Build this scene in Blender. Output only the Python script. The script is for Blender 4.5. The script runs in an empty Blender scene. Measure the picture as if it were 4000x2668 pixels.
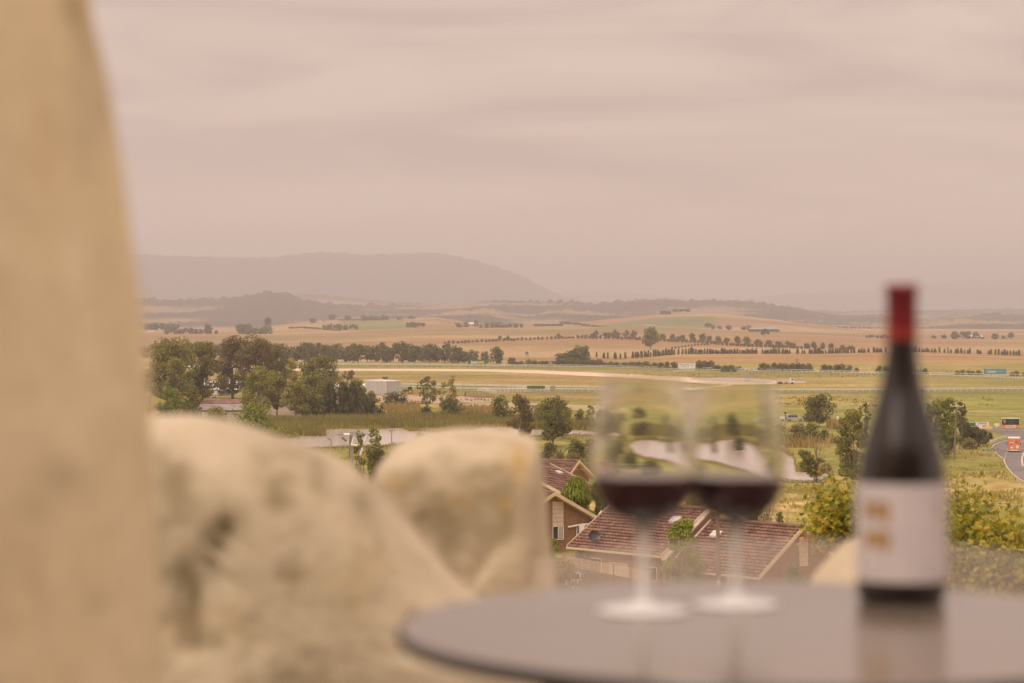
import bpy, math, random
import numpy as np
from mathutils import Vector, noise, Matrix

scene = bpy.context.scene
COL = scene.collection
F = 8889.0          # focal length in photo pixels (4000 px wide)
TH = math.atan(94 / F)
CAMZ = 30.0
sT, cT = math.sin(TH), math.cos(TH)
R = random.Random(7)
pi = math.pi

# ------------------------------------------------------------------ placing
def slope(row):
    v = (1334 - row) / F
    return (-sT + v * cT) / (cT + v * sT)
def W(px, row, Y):
    return ((px - 2000) / F * Y, Y, CAMZ + slope(row) * Y)

NY = [-60, 3.5, 6.5, 20, 40, 70, 100, 140, 190, 215, 250, 300, 350, 410, 460, 1550]
NZ = [28.7, 28.7, 28, 24.5, 20.5, 17, 14.6, 11.6, 11.0, 9.2, 6.2, 3.0, 1.2, .25, 0, 0]
CP = [-2000, 600, 1000, 1140, 1330, 1500, 1700, 1850, 2000, 2150, 2300, 2560, 2700, 2850, 3000, 3150, 3300, 3450, 3600, 4000, 6000]
Z32 = [6, 7.3, 7.7, 8.5, 10.5, 12.5, 14.2, 14.4, 14.5, 15, 15.2, 16, 14, 11, 9, 8, 6, 3.5, 1.0, .0, 0]
Z46 = [2, 3, 11, 18.6, 24, 26, 31.5, 18.6, 12, 18.6, 22, 37, 39, 36.5, 28, 18.6, 9, 3, 0, 0, 0]
def H(x, y):
    x = np.asarray(x, float); y = np.asarray(y, float)
    near = np.interp(y, NY, NZ)
    p = 2000 + F * x / np.maximum(y, 1)
    a = np.interp(p, CP, Z32); b = np.interp(p, CP, Z46)
    K = [1550, 2000, 2600, 3200, 3600, 4100, 4600, 5200, 6500, 90000]
    V = [a * 0, a * .08, a * .55, a, a - 1.5, (a - 1.5) * .45 + b * .52, b, b * .55, a * 0, a * 0]
    far = np.zeros_like(y)
    for i in range(len(K) - 1):
        t = (y - K[i]) / (K[i + 1] - K[i])
        m = (t >= 0) & (t < 1)
        far = np.where(m, V[i] * (1 - t) + V[i + 1] * t, far)
    return np.where(y < 1550, near, far)
YS = 30 * 1.006 ** np.arange(900)
def hit(px, row):
    z = CAMZ + slope(row) * YS
    g = H((px - 2000) / F * YS, YS)
    k = np.argmax(z < g)
    if z[k] >= g[k]: k = len(YS) - 1
    y = float(YS[k])
    if k > 0:
        d0 = z[k-1]-g[k-1]; d1 = z[k]-g[k]
        y = float(YS[k-1] + (YS[k]-YS[k-1]) * d0/(d0-d1+1e-9))
    return ((px - 2000) / F * y, y, float(H((px - 2000) / F * y, y)))

# ------------------------------------------------------------------ materials
def newmat(name):
    m = bpy.data.materials.new(name); m.use_nodes = True
    nt = m.node_tree; b = nt.nodes['Principled BSDF']
    return m, nt, b
def setc(b, k, v):
    b.inputs[k].default_value = v
def mat(name, c, rough=.7, c2=None, scale=8, metal=0, spec=.5, bump=0, bscale=None, detail=4, lo=.4, hi=.62, stretch=(1,1,1), coat=0, obj=True):
    m, nt, b = newmat(name)
    setc(b, 'Base Color', (*c, 1)); setc(b, 'Roughness', rough); setc(b, 'Metallic', metal); setc(b, 'Specular IOR Level', spec)
    if coat: setc(b, 'Coat Weight', coat)
    L = nt.links.new
    if c2 is not None or bump:
        tc = nt.nodes.new('ShaderNodeTexCoord'); mp = nt.nodes.new('ShaderNodeMapping')
        mp.inputs['Scale'].default_value = stretch
        L(tc.outputs['Object'], mp.inputs['Vector'])
    if c2 is not None:
        n = nt.nodes.new('ShaderNodeTexNoise'); n.inputs['Scale'].default_value = scale; n.inputs['Detail'].default_value = detail
        r = nt.nodes.new('ShaderNodeValToRGB')
        r.color_ramp.elements[0].position = lo; r.color_ramp.elements[1].position = hi
        r.color_ramp.elements[0].color = (*c, 1); r.color_ramp.elements[1].color = (*c2, 1)
        L(mp.outputs[0], n.inputs['Vector']); L(n.outputs['Fac'], r.inputs[0]); L(r.outputs[0], b.inputs['Base Color'])
    if bump:
        n2 = nt.nodes.new('ShaderNodeTexNoise'); n2.inputs['Scale'].default_value = bscale or scale * 3; n2.inputs['Detail'].default_value = 5
        bp = nt.nodes.new('ShaderNodeBump'); bp.inputs['Strength'].default_value = bump
        L(mp.outputs[0], n2.inputs['Vector']); L(n2.outputs['Fac'], bp.inputs['Height']); L(bp.outputs[0], b.inputs['Normal'])
    return m
def leafmat(name, cols, rough=.6, nscale=.35):
    """cols: dark -> light leaf colours, driven by a per-leaf tint and a slow noise over the crown"""
    m, nt, b = newmat(name); L = nt.links.new
    at = nt.nodes.new('ShaderNodeAttribute'); at.attribute_name = 'tint'
    tc = nt.nodes.new('ShaderNodeTexCoord'); n = nt.nodes.new('ShaderNodeTexNoise'); n.inputs['Scale'].default_value = nscale
    n.inputs['Detail'].default_value = 3
    oi = nt.nodes.new('ShaderNodeObjectInfo')
    a1 = nt.nodes.new('ShaderNodeMath'); a1.operation = 'MULTIPLY_ADD'; a1.inputs[1].default_value = .45
    a2 = nt.nodes.new('ShaderNodeMath'); a2.operation = 'MULTIPLY_ADD'; a2.inputs[1].default_value = 1.1; a2.inputs[2].default_value = -.28
    a3 = nt.nodes.new('ShaderNodeMath'); a3.operation = 'MULTIPLY_ADD'; a3.inputs[1].default_value = .2
    L(tc.outputs['Object'], n.inputs['Vector']); L(n.outputs['Fac'], a2.inputs[0]); L(at.outputs['Fac'], a1.inputs[0]); L(a2.outputs[0], a1.inputs[2])
    L(oi.outputs['Random'], a3.inputs[0]); L(a1.outputs[0], a3.inputs[2])
    r = nt.nodes.new('ShaderNodeValToRGB'); cr = r.color_ramp
    for i, c in enumerate(cols):
        e = cr.elements[i] if i < 2 else cr.elements.new(1)
        e.position = i / (len(cols) - 1)
    for i, c in enumerate(cols):
        q = .72 if i == 0 else 1
        cr.elements[i].color = (c[0]*1.75*q, c[1]*1.82*q, c[2]*.88*q, 1)
    L(a3.outputs[0], r.inputs[0]); L(r.outputs[0], b.inputs['Base Color'])
    setc(b, 'Roughness', rough); setc(b, 'Specular IOR Level', .25)
    tr = nt.nodes.new('ShaderNodeBsdfTranslucent'); mx = nt.nodes.new('ShaderNodeMixShader'); mx.inputs[0].default_value = .25
    out = nt.nodes['Material Output']
    L(r.outputs[0], tr.inputs[0]); L(b.outputs[0], mx.inputs[1]); L(tr.outputs[0], mx.inputs[2]); L(mx.outputs[0], out.inputs[0])
    return m

M = {}
M['gum'] = leafmat('gum_leaves', [(.032,.034,.012), (.092,.086,.026), (.19,.165,.05)], nscale=.12)
M['gumlight'] = leafmat('light_gum_leaves', [(.060,.060,.018), (.125,.115,.034), (.20,.18,.055)], nscale=.15)
M['brown'] = leafmat('brown_green_leaves', [(.036,.028,.012), (.085,.062,.024), (.125,.095,.036)], nscale=.12)
M['yellow'] = leafmat('yellow_green_leaves', [(.10,.082,.024), (.20,.165,.05), (.30,.24,.09)], nscale=.2)
M['casu'] = leafmat('casuarina_needles', [(.028,.026,.013), (.058,.052,.022), (.090,.080,.034)], nscale=.15)
M['dark'] = leafmat('dark_shrub_leaves', [(.025,.026,.012), (.058,.056,.022), (.095,.088,.034)], nscale=.3)
M['grey'] = leafmat('grey_shrub_leaves', [(.055,.045,.025), (.12,.098,.055), (.19,.155,.09)], nscale=.4)
M['bright'] = leafmat('bright_garden_leaves', [(.035,.045,.010), (.10,.115,.025), (.19,.20,.05)], nscale=.5)
M['belt'] = leafmat('belt_gum_leaves', [(.040,.038,.018), (.078,.073,.030), (.12,.110,.045)], nscale=.08)
M['hedge'] = leafmat('hedge_tree_leaves', [(.045,.042,.016), (.095,.08,.028), (.16,.12,.045)], nscale=.1)
M['plane'] = leafmat('plane_tree_leaves', [(.040,.050,.010), (.090,.098,.018), (.15,.145,.026), (.24,.19,.04), (.24,.085,.03)], rough=.45, nscale=.8)
M['reed'] = leafmat('reed_blades', [(.075,.066,.030), (.13,.108,.05), (.20,.155,.08)], nscale=.02)
M['reedpink'] = leafmat('reed_plumes', [(.12,.085,.055), (.20,.14,.095), (.29,.20,.14)], nscale=.1)
M['tuft'] = leafmat('rough_grass_blades', [(.14,.12,.04), (.20,.165,.065), (.27,.21,.10)], nscale=.05)
M['bark'] = mat('pale_bark', (.36,.28,.20), .85, (.16,.115,.08), 2.5)
M['barkdark'] = mat('dark_bark', (.085,.06,.045), .9, (.15,.11,.08), 3)
M['white'] = mat('white_paint', (.80,.78,.74), .55, (.68,.64,.58), .6)
M['whitemetal'] = mat('white_metal_sheet', (.78,.77,.75), .45, (.64,.62,.6), .3, stretch=(6,6,.3))
M['steel'] = mat('galvanised_steel', (.42,.41,.40), .45, (.30,.29,.28), 3, metal=.4)
M['darksteel'] = mat('dark_steel', (.045,.043,.045), .4, (.07,.065,.06), 6)
M['black'] = mat('black_rubber', (.02,.02,.02), .8, (.035,.033,.03), 8)
M['timber'] = mat('grey_timber', (.24,.175,.125), .85, (.14,.10,.075), 2, stretch=(4,4,.4), bump=.2)
M['skylight'] = mat('skylight_acrylic', (.60,.55,.50), .4, (.52,.47,.43), 2)
M['rust'] = mat('rusty_sheet', (.19,.075,.05), .8, (.32,.20,.15), .5)
M['shedgrey'] = mat('shed_cladding', (.52,.50,.49), .55, (.44,.42,.41), .15, stretch=(8,8,.2))
M['roofgrey'] = mat('grey_roof_sheet', (.30,.27,.25), .6, (.2,.17,.15), .4)
M['glassdark'] = mat('window_glass', (.03,.035,.04), .08, (.07,.07,.075), .8)
M['brick'] = None
M['cream'] = mat('cream_boards', (.62,.49,.39), .6, (.54,.42,.33), 2)
M['trim'] = mat('cream_trim', (.66,.52,.38), .5, (.58,.45,.32), 1.5)
M['concrete'] = mat('concrete_coping', (.50,.42,.34), .8, (.36,.29,.23), 3)
M['orange'] = mat('orange_paint', (.80,.21,.045), .45, (.70,.18,.04), 2)
M['red'] = mat('red_paint', (.45,.06,.05), .5, (.36,.05,.05), 3)
M['green'] = mat('green_board', (.045,.115,.025), .5, (.055,.135,.03), .6)
M['greenmetal'] = mat('green_sheet', (.11,.145,.10), .6, (.08,.11,.08), .5)
M['yellowp'] = mat('yellow_paint', (.75,.55,.12), .5, (.68,.48,.1), 3)
M['blue'] = mat('blue_board', (.14,.24,.34), .5, (.05,.34,.34), .12, stretch=(1,.1,.1), lo=.3, hi=.7)
M['silver'] = mat('silver_car_paint', (.42,.40,.38), .3, (.5,.48,.46), .4, metal=.3, coat=.5)
M['carwhite'] = mat('white_car_paint', (.78,.77,.76), .25, (.72,.71,.7), .4, coat=.6)
M['tractor'] = mat('green_tractor_paint', (.02,.12,.025), .4, (.03,.15,.03), 1)
M['asphalt'] = mat('asphalt', (.15,.13,.125), .9, (.21,.185,.175), .12, bump=.1)
M['sand'] = mat('pale_sand', (.72,.56,.42), .95, (.62,.47,.34), .03, stretch=(.2,1,1))
M['turf'] = mat('running_turf', (.15,.155,.035), .95, (.20,.185,.05), .05)
M['dirt'] = mat('bare_dirt', (.46,.34,.24), .95, (.36,.27,.17), .08)
M['palegrass'] = mat('dry_grass_paddock', (.42,.33,.16), .95, (.33,.28,.12), .05)
M['gold'] = mat('gold_foil', (.46,.29,.11), .35, (.50,.27,.06), 60, metal=.3)
M['labelp'] = mat('label_paper', (.65,.59,.61), .7, (.61,.555,.575), 30)
M['greyink'] = mat('grey_ink', (.42,.36,.36), .7, (.36,.32,.32), 40)
M['capsule'] = mat('red_capsule', (.21,.008,.022), .35, (.24,.011,.027), 40, coat=.2)
M['capsuleband'] = mat('orange_band', (.25,.022,.018), .4, (.28,.03,.02), 40)
M['insul'] = mat('green_glass_insulator', (.02,.14,.12), .15, (.03,.2,.17), 9, coat=.6)

def brickmat():
    m, nt, b = newmat('brick_wall'); L = nt.links.new
    tc = nt.nodes.new('ShaderNodeTexCoord'); sx = nt.nodes.new('ShaderNodeSeparateXYZ'); cx = nt.nodes.new('ShaderNodeCombineXYZ')
    ad = nt.nodes.new('ShaderNodeMath'); ad.operation = 'ADD'
    L(tc.outputs['Object'], sx.inputs[0]); L(sx.outputs[0], ad.inputs[0]); L(sx.outputs[1], ad.inputs[1]); L(ad.outputs[0], cx.inputs[0]); L(sx.outputs[2], cx.inputs[1])
    br = nt.nodes.new('ShaderNodeTexBrick'); L(cx.outputs[0], br.inputs['Vector'])
    br.inputs['Scale'].default_value = 1; br.inputs['Brick Width'].default_value = .24; br.inputs['Row Height'].default_value = .086; br.inputs['Mortar Size'].default_value = .008
    br.inputs['Color1'].default_value = (.20,.095,.05,1); br.inputs['Color2'].default_value = (.30,.16,.085,1); br.inputs['Mortar'].default_value = (.24,.17,.12,1)
    L(br.outputs['Color'], b.inputs['Base Color']); setc(b, 'Roughness', .9)
    return m
M['brick'] = brickmat()
def tilemat():
    """terracotta tiles: geometry carries the courses, noise weathers each one"""
    m, nt, b = newmat('roof_tiles'); L = nt.links.new
    at = nt.nodes.new('ShaderNodeAttribute'); at.attribute_name = 'tint'
    tc = nt.nodes.new('ShaderNodeTexCoord'); n = nt.nodes.new('ShaderNodeTexNoise'); n.inputs['Scale'].default_value = 1.3; n.inputs['Detail'].default_value = 6
    L(tc.outputs['Object'], n.inputs['Vector'])
    a = nt.nodes.new('ShaderNodeMath'); a.operation = 'MULTIPLY_ADD'; a.inputs[1].default_value = .5
    L(at.outputs['Fac'], a.inputs[0]); L(n.outputs['Fac'], a.inputs[2])
    r = nt.nodes.new('ShaderNodeValToRGB'); r.color_ramp.elements[0].position = .35; r.color_ramp.elements[1].position = 1.0
    r.color_ramp.elements[0].color = (.088,.048,.036,1); r.color_ramp.elements[1].color = (.27,.150,.105,1)
    L(a.outputs[0], r.inputs[0]); L(r.outputs[0], b.inputs['Base Color']); setc(b, 'Roughness', .75)
    return m
M['tile'] = tilemat()
def rockmat(name, c1, c2, spots, lich):
    m, nt, b = newmat(name); L = nt.links.new
    tc = nt.nodes.new('ShaderNodeTexCoord')
    def nz(s, d=5, off=0):
        mp = nt.nodes.new('ShaderNodeMapping'); mp.inputs['Location'].default_value = (off, off * 1.7, off * .3)
        n = nt.nodes.new('ShaderNodeTexNoise'); n.inputs['Scale'].default_value = s; n.inputs['Detail'].default_value = d; n.inputs['Roughness'].default_value = .6
        L(tc.outputs['Object'], mp.inputs[0]); L(mp.outputs[0], n.inputs['Vector']); return n
    def ramp(n, lo, hi, a, z):
        r = nt.nodes.new('ShaderNodeValToRGB'); r.color_ramp.elements[0].position = lo; r.color_ramp.elements[1].position = hi
        r.color_ramp.elements[0].color = (*a, 1); r.color_ramp.elements[1].color = (*z, 1); L(n.outputs['Fac'], r.inputs[0]); return r
    base = ramp(nz(3.5), .38, .64, c1, c2)
    cur = base.outputs[0]
    for (s, off, lo, hi, col) in [(7, 3.1, .56, .68, spots), (5, 8.7, .60, .70, lich), (16, 5.0, .60, .70, spots)]:
        f = ramp(nz(s, 5, off), lo, hi, (0,0,0), (.85,.85,.85))
        mx = nt.nodes.new('ShaderNodeMix'); mx.data_type = 'RGBA'
        L(f.outputs[0], mx.inputs[0]); L(cur, mx.inputs[6]); mx.inputs[7].default_value = (*col, 1)
        cur = mx.outputs[2]
    at = nt.nodes.new('ShaderNodeAttribute'); at.attribute_name = 'lichen_shade'  # growth on the stone plus shade painted into the grooves
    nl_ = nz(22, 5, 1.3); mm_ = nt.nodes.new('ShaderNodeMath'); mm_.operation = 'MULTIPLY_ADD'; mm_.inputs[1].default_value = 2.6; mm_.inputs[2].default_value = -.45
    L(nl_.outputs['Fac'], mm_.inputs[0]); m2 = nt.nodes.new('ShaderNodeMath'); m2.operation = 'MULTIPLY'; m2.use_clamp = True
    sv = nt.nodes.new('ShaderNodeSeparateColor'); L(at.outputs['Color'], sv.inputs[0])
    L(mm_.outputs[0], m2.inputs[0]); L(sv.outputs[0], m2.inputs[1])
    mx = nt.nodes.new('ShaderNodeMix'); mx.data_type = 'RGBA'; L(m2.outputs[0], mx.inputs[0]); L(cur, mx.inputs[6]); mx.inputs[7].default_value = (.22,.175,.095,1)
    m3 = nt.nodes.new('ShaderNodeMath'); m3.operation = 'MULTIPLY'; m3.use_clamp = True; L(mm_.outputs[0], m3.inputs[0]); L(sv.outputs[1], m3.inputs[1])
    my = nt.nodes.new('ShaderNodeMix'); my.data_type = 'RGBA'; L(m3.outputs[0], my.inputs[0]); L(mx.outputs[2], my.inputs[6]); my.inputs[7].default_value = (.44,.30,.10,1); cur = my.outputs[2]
    L(cur, b.inputs['Base Color']); setc(b, 'Roughness', .92); setc(b, 'Specular IOR Level', .2)
    bp = nt.nodes.new('ShaderNodeBump'); bp.inputs['Strength'].default_value = .5; bp.inputs['Distance'].default_value = .02
    L(nz(28).outputs['Fac'], bp.inputs['Height']); L(bp.outputs[0], b.inputs['Normal'])
    return m
M['rock'] = rockmat('limestone', (.48,.405,.285), (.62,.53,.39), (.33,.27,.175), (.46,.36,.20))
M['rockplain'] = rockmat('smooth_limestone', (.70,.585,.375), (.76,.645,.44), (.62,.51,.315), (.66,.53,.31))

# ------------------------------------------------------------------ mesh helpers
class MB:
    def __init__(s): s.v = []; s.f = []; s.m = []; s.t = []
    def add(s, v, f, mi=0, tint=None):
        o = len(s.v); s.v += [tuple(map(float, p)) for p in v]
        for q in f: s.f.append(tuple(i + o for i in q)); s.m.append(mi); s.t.append(R.random() if tint is None else tint)
        return s
    def box(s, c, d, rz=0, mi=0, rx=0, ry=0):
        mt = Matrix.Translation(c) @ Matrix.Rotation(rz, 4, 'Z') @ Matrix.Rotation(ry, 4, 'Y') @ Matrix.Rotation(rx, 4, 'X')
        x, y, z = d[0]/2, d[1]/2, d[2]/2
        v = [mt @ Vector(p) for p in [(-x,-y,-z),(x,-y,-z),(x,y,-z),(-x,y,-z),(-x,-y,z),(x,-y,z),(x,y,z),(-x,y,z)]]
        return s.add(v, [(0,3,2,1),(4,5,6,7),(0,1,5,4),(1,2,6,5),(2,3,7,6),(3,0,4,7)], mi)
    def tube(s, pts, rad, n=6, mi=0, caps=True):
        pts = [Vector(p) for p in pts]
        if not hasattr(rad, '__len__'): rad = [rad] * len(pts)
        vs = []; fs = []
        for i, p in enumerate(pts):
            a = pts[min(i+1, len(pts)-1)] - pts[max(i-1, 0)]
            if a.length < 1e-9: a = Vector((0,0,1))
            a.normalize(); u = a.orthogonal().normalized() if i == 0 else (u - a * u.dot(a)).normalized(); w = a.cross(u)
            for k in range(n):
                t = 2*pi*k/n; vs.append(p + (u*math.cos(t) + w*math.sin(t)) * rad[i])
        for i in range(len(pts)-1):
            for k in range(n):
                fs.append((i*n+k, i*n+(k+1)%n, (i+1)*n+(k+1)%n, (i+1)*n+k))
        if caps: fs += [tuple(range(n-1,-1,-1)), tuple(range((len(pts)-1)*n, len(pts)*n))]
        return s.add(vs, fs, mi)
    def lathe(s, prof, n=48, mi=0, c=(0,0,0), closed=False):
        vs = []; fs = []
        for (r, z) in prof:
            for k in range(n):
                t = 2*pi*k/n; vs.append((c[0]+r*math.cos(t), c[1]+r*math.sin(t), c[2]+z))
        m = len(prof); rng = range(m if closed else m-1)
        for i in rng:
            j = (i+1) % m
            for k in range(n): fs.append((i*n+k, i*n+(k+1)%n, j*n+(k+1)%n, j*n+k))
        return s.add(vs, fs, mi)
    def poly(s, v, mi=0): return s.add(v, [tuple(range(len(v)))], mi)
    def prism(s, pts, y0, y1, mi=0):
        """closed outline in x,z extruded in y"""
        n = len(pts); v = [(p[0], y0, p[1]) for p in pts] + [(p[0], y1, p[1]) for p in pts]
        f = [tuple(range(n)), tuple(range(2*n-1, n-1, -1))] + [(i, i+n, (i+1)%n+n, (i+1)%n) for i in range(n)]
        return s.add(v, f, mi)
    def mesh(s, name, mats, smooth=False):
        me = bpy.data.meshes.new(name); me.from_pydata(s.v, [], s.f)
        for m in (mats if isinstance(mats, (list, tuple)) else [mats]): me.materials.append(m)
        me.polygons.foreach_set('material_index', s.m)
        if smooth: me.polygons.foreach_set('use_smooth', [True]*len(s.f))
        a = me.attributes.new('tint', 'FLOAT', 'FACE'); a.data.foreach_set('value', s.t)
        me.update(); return me
    def build(s, name, mats, parent=None, loc=None, rz=0, smooth=False, **kw):
        return link(name, s.mesh(name, mats, smooth), parent, loc, rz, **kw)
def link(name, me, parent=None, loc=None, rz=0, label=None, cat=None, group=None, kind=None):
    o = bpy.data.objects.new(name, me); COL.objects.link(o)
    if parent: o.parent = parent
    if loc: o.location = loc
    if rz: o.rotation_euler[2] = rz
    tag(o, label, cat, group, kind); return o
def tag(o, label=None, cat=None, group=None, kind=None):
    if label: o['label'] = label
    if cat: o['category'] = cat
    if group: o['group'] = group
    if kind: o['kind'] = kind
    return o
def empty(name, loc, label, cat, group=None, rz=0):
    o = bpy.data.objects.new(name, None); COL.objects.link(o); o.location = loc; o.rotation_euler[2] = rz; o.empty_display_size = .2
    return tag(o, label, cat, group)
def copy_tree(src, loc, scale=1, rz=0, label=None):
    r = src.copy(); COL.objects.link(r); r.location = loc; r.rotation_euler[2] = rz
    r.scale = (scale,)*3 if not hasattr(scale, '__len__') else scale
    if label: r['label'] = label
    for ch in list(src.children):
        c = ch.copy(); COL.objects.link(c); c.parent = r
        for g in list(ch.children):
            d = g.copy(); COL.objects.link(d); d.parent = c
    return r
def text(name, s, width, height, m, parent, loc, bold=0, rz=0, rx=pi/2, label=None):
    cu = bpy.data.curves.new(name, 'FONT'); cu.body = s; cu.size = 1; cu.offset = bold; cu.extrude = .004; cu.resolution_u = 3
    cu.align_x = 'CENTER'; cu.align_y = 'CENTER'
    t = bpy.data.objects.new(name + '_c', cu); COL.objects.link(t)
    dg = bpy.context.evaluated_depsgraph_get(); me = bpy.data.meshes.new_from_object(t.evaluated_get(dg))
    bpy.data.objects.remove(t); bpy.data.curves.remove(cu)
    me.materials.clear(); me.materials.append(m)
    co = np.empty(len(me.vertices)*3, np.float32); me.vertices.foreach_get('co', co); co = co.reshape(-1,3)
    lo, hi = co.min(0), co.max(0); co[:,0] -= (lo[0]+hi[0])/2; co[:,1] -= (lo[1]+hi[1])/2
    co[:,0] *= width/(hi[0]-lo[0]); co[:,1] *= height/(hi[1]-lo[1]); me.vertices.foreach_set('co', co.ravel())
    o = link(name, me, parent, loc); o.rotation_euler = (rx, 0, rz)
    if label: o['label'] = label
    return o

# ------------------------------------------------------------------ foliage
def leaves(rs, clumps, n, ls, up=.5, aspect=1.5, droop=0, shell=.55):
    """n leaf faces spread through ellipsoid clumps [(cx,cy,cz,rx,ry,rz)]; returns verts (4n,3), tints"""
    cl = np.array(clumps, float); vol = cl[:,3]*cl[:,4]; pick = rs.choice(len(cl), n, p=vol/vol.sum()); c = cl[pick]
    d = rs.normal(size=(n,3)); d /= np.linalg.norm(d, axis=1)[:,None]
    rr = rs.random(n)**(1/3) * (1-shell) + shell * (1 - .25*rs.random(n)**2)
    p = c[:,:3] + d * c[:,3:] * rr[:,None]
    nr = d + rs.normal(size=(n,3))*.45; nr[:,2] += up; nr /= np.linalg.norm(nr, axis=1)[:,None]
    a = rs.normal(size=(n,3)); a[:,2] -= droop*3; a -= nr*(a*nr).sum(1)[:,None]; a /= np.linalg.norm(a, axis=1)[:,None]
    b = np.cross(nr, a); s = ls*(.6+.8*rs.random(n))[:,None]/2
    A = a*s*aspect; B = b*s
    v = np.stack([p-A, p-B*.9-A*.1, p+A, p+B*.9-A*.1], 1).reshape(-1,3)
    return v, rs.random(n)
def leafmesh(name, v, t, m, k=4):
    n = len(v)//k; me = bpy.data.meshes.new(name)
    me.vertices.add(len(v)); me.vertices.foreach_set('co', v.astype(np.float32).ravel())
    me.loops.add(len(v)); me.loops.foreach_set('vertex_index', np.arange(len(v), dtype=np.int32))
    me.polygons.add(n); me.polygons.foreach_set('loop_start', np.arange(0, len(v), k, dtype=np.int32)); me.polygons.foreach_set('loop_total', np.full(n, k, np.int32))
    me.materials.append(m); me.update(calc_edges=True)
    a = me.attributes.new('tint', 'FLOAT', 'FACE'); a.data.foreach_set('value', t.astype(np.float32)); return me

STY = {  # crown bottom, clumps, clump radius, up bias, density, shape, trunk radius
 'gum':    dict(cb=.17, nc=34, cr=.27, up=.7, dn=2.6, sh='round', tr=.016, asp=1.8, droop=.5),
 'dense':  dict(cb=.10, nc=34, cr=.29, up=.6, dn=2.4, sh='round', tr=.018, asp=1.6, droop=.3),
 'tall':   dict(cb=.10, nc=34, cr=.36, up=.6, dn=2.2, sh='cone', tr=.014, asp=1.8, droop=.6),
 'casu':   dict(cb=.0, nc=30, cr=.34, up=.2, dn=2.4, sh='col', tr=.014, asp=4.0, droop=2),
 'bush':   dict(cb=.0, nc=34, cr=.32, up=.6, dn=2.4, sh='dome', tr=.02, asp=1.5, droop=0),
 'sparse': dict(cb=.12, nc=36, cr=.18, up=.5, dn=1.1, sh='round', tr=.013, asp=1.7, droop=.3),
 'weep':   dict(cb=.0, nc=34, cr=.30, up=.4, dn=2.6, sh='dome', tr=.02, asp=4.5, droop=3),
 'flat':   dict(cb=.40, nc=20, cr=.22, up=.8, dn=2.2, sh='dome', tr=.02, asp=1.5, droop=0),
}
def crown_points(rs, st, Hh, Wd):
    cb = st['cb']; out = []
    for i in range(st['nc']):
        f = (i + rs.random()) / st['nc']; zz = cb + (1-cb)*(f*.88+.06)
        if st['sh'] == 'round': e = math.sqrt(max(0, 1-((f-.45)/.60)**2))
        elif st['sh'] == 'cone': e = (1-f)**.6*.95 if f > .3 else .7+f*.5
        elif st['sh'] == 'col': e = .9*math.sqrt(max(0, 1-f**3))
        else: e = math.sqrt(max(0, 1-f**2))
        rr = e*(1-st['cr'])*math.sqrt(rs.random()*.75+.25*(i%2)); a = rs.random()*2*pi
        r = st['cr']*(.7+.6*rs.random())
        out.append((math.cos(a)*rr*Wd/2*1.2, math.sin(a)*rr*Wd/2*1.1, zz*Hh, r*Wd/2*1.25, r*Wd/2*1.25, min(r*Wd/2*(2.2 if st['sh'] == 'col' else .95), Hh*.25)))
    return out
def make_tree_meshes(style, Hh, Wd, ls, leafm, barkm, seed, nmax=7000, lean=0):
    st = STY[style]; rs = np.random.RandomState(seed)
    cl = crown_points(rs, st, Hh, Wd)
    if lean: cl = [(c[0]+lean*Wd*(1-c[2]/Hh), *c[1:]) for c in cl]
    n = int(min(nmax, max(250, Wd*Hh*(1-st['cb'])/(ls*ls)*st['dn']*2.2)))
    v, t = leaves(rs, cl, n, ls, st['up'], st['asp'], st['droop'])
    v[:,2] = np.maximum(v[:,2], .02)
    cm = leafmesh('crown', v, t, leafm)
    b = MB(); r0 = st['tr']*Hh*1.2; fork = Hh*(st['cb']*.55+.06); bx = lean*Wd
    b.tube([(bx,0,-.4), (bx*.97,0,fork*.5), (bx*.9,0,fork)], [r0*1.25, r0, r0*.85], 7)
    big = sorted(cl, key=lambda c: -c[3])[:12 if style in ('sparse','gum') else 8]
    for c in big:
        a = Vector((bx*.9,0,fork*(.75+.25*rs.random()))); e = Vector(c[:3]); k = a.lerp(e, .5) + Vector((rs.normal()*.05*Wd, rs.normal()*.05*Wd, -.04*Hh))
        b.tube([a, k, e], [r0*.55, r0*.34, r0*.10], 5, caps=False)
        for q in range(2):
            e2 = e + Vector((rs.normal()*c[3]*.6, rs.normal()*c[3]*.6, c[5]*.7)); b.tube([k, k.lerp(e2,.6), e2], [r0*.22, r0*.13, r0*.05], 4, caps=False)
    tm = b.mesh('trunk', barkm, True)
    return cm, tm
seedc = [100]
def tree(name, label, cx, top, base, w, style, leaf='gum', Y=None, cat='tree', group=None, bark='bark', nmax=7000, lean=0, leafpx=5.2, gz=None):
    seedc[0] += 1
    if Y is None: x, y, z = hit(cx, base)
    else:
        x, y = (cx-2000)/F*Y, Y; z = float(H(x, y)) if gz is None else gz
    zt = CAMZ + slope(top)*y; Hh = max(.5, zt - z); Wd = w*y/F
    ls = max(.10, leafpx*y/F)
    cm, tm = make_tree_meshes(style, Hh, Wd, ls, M[leaf], M[bark], seedc[0], nmax, lean)
    r = empty(name, (x, y, z), label, cat, group)
    link('crown' if cat == 'tree' else 'foliage', cm, r); link('trunk' if cat == 'tree' else 'stem', tm, r)
    return r

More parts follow.
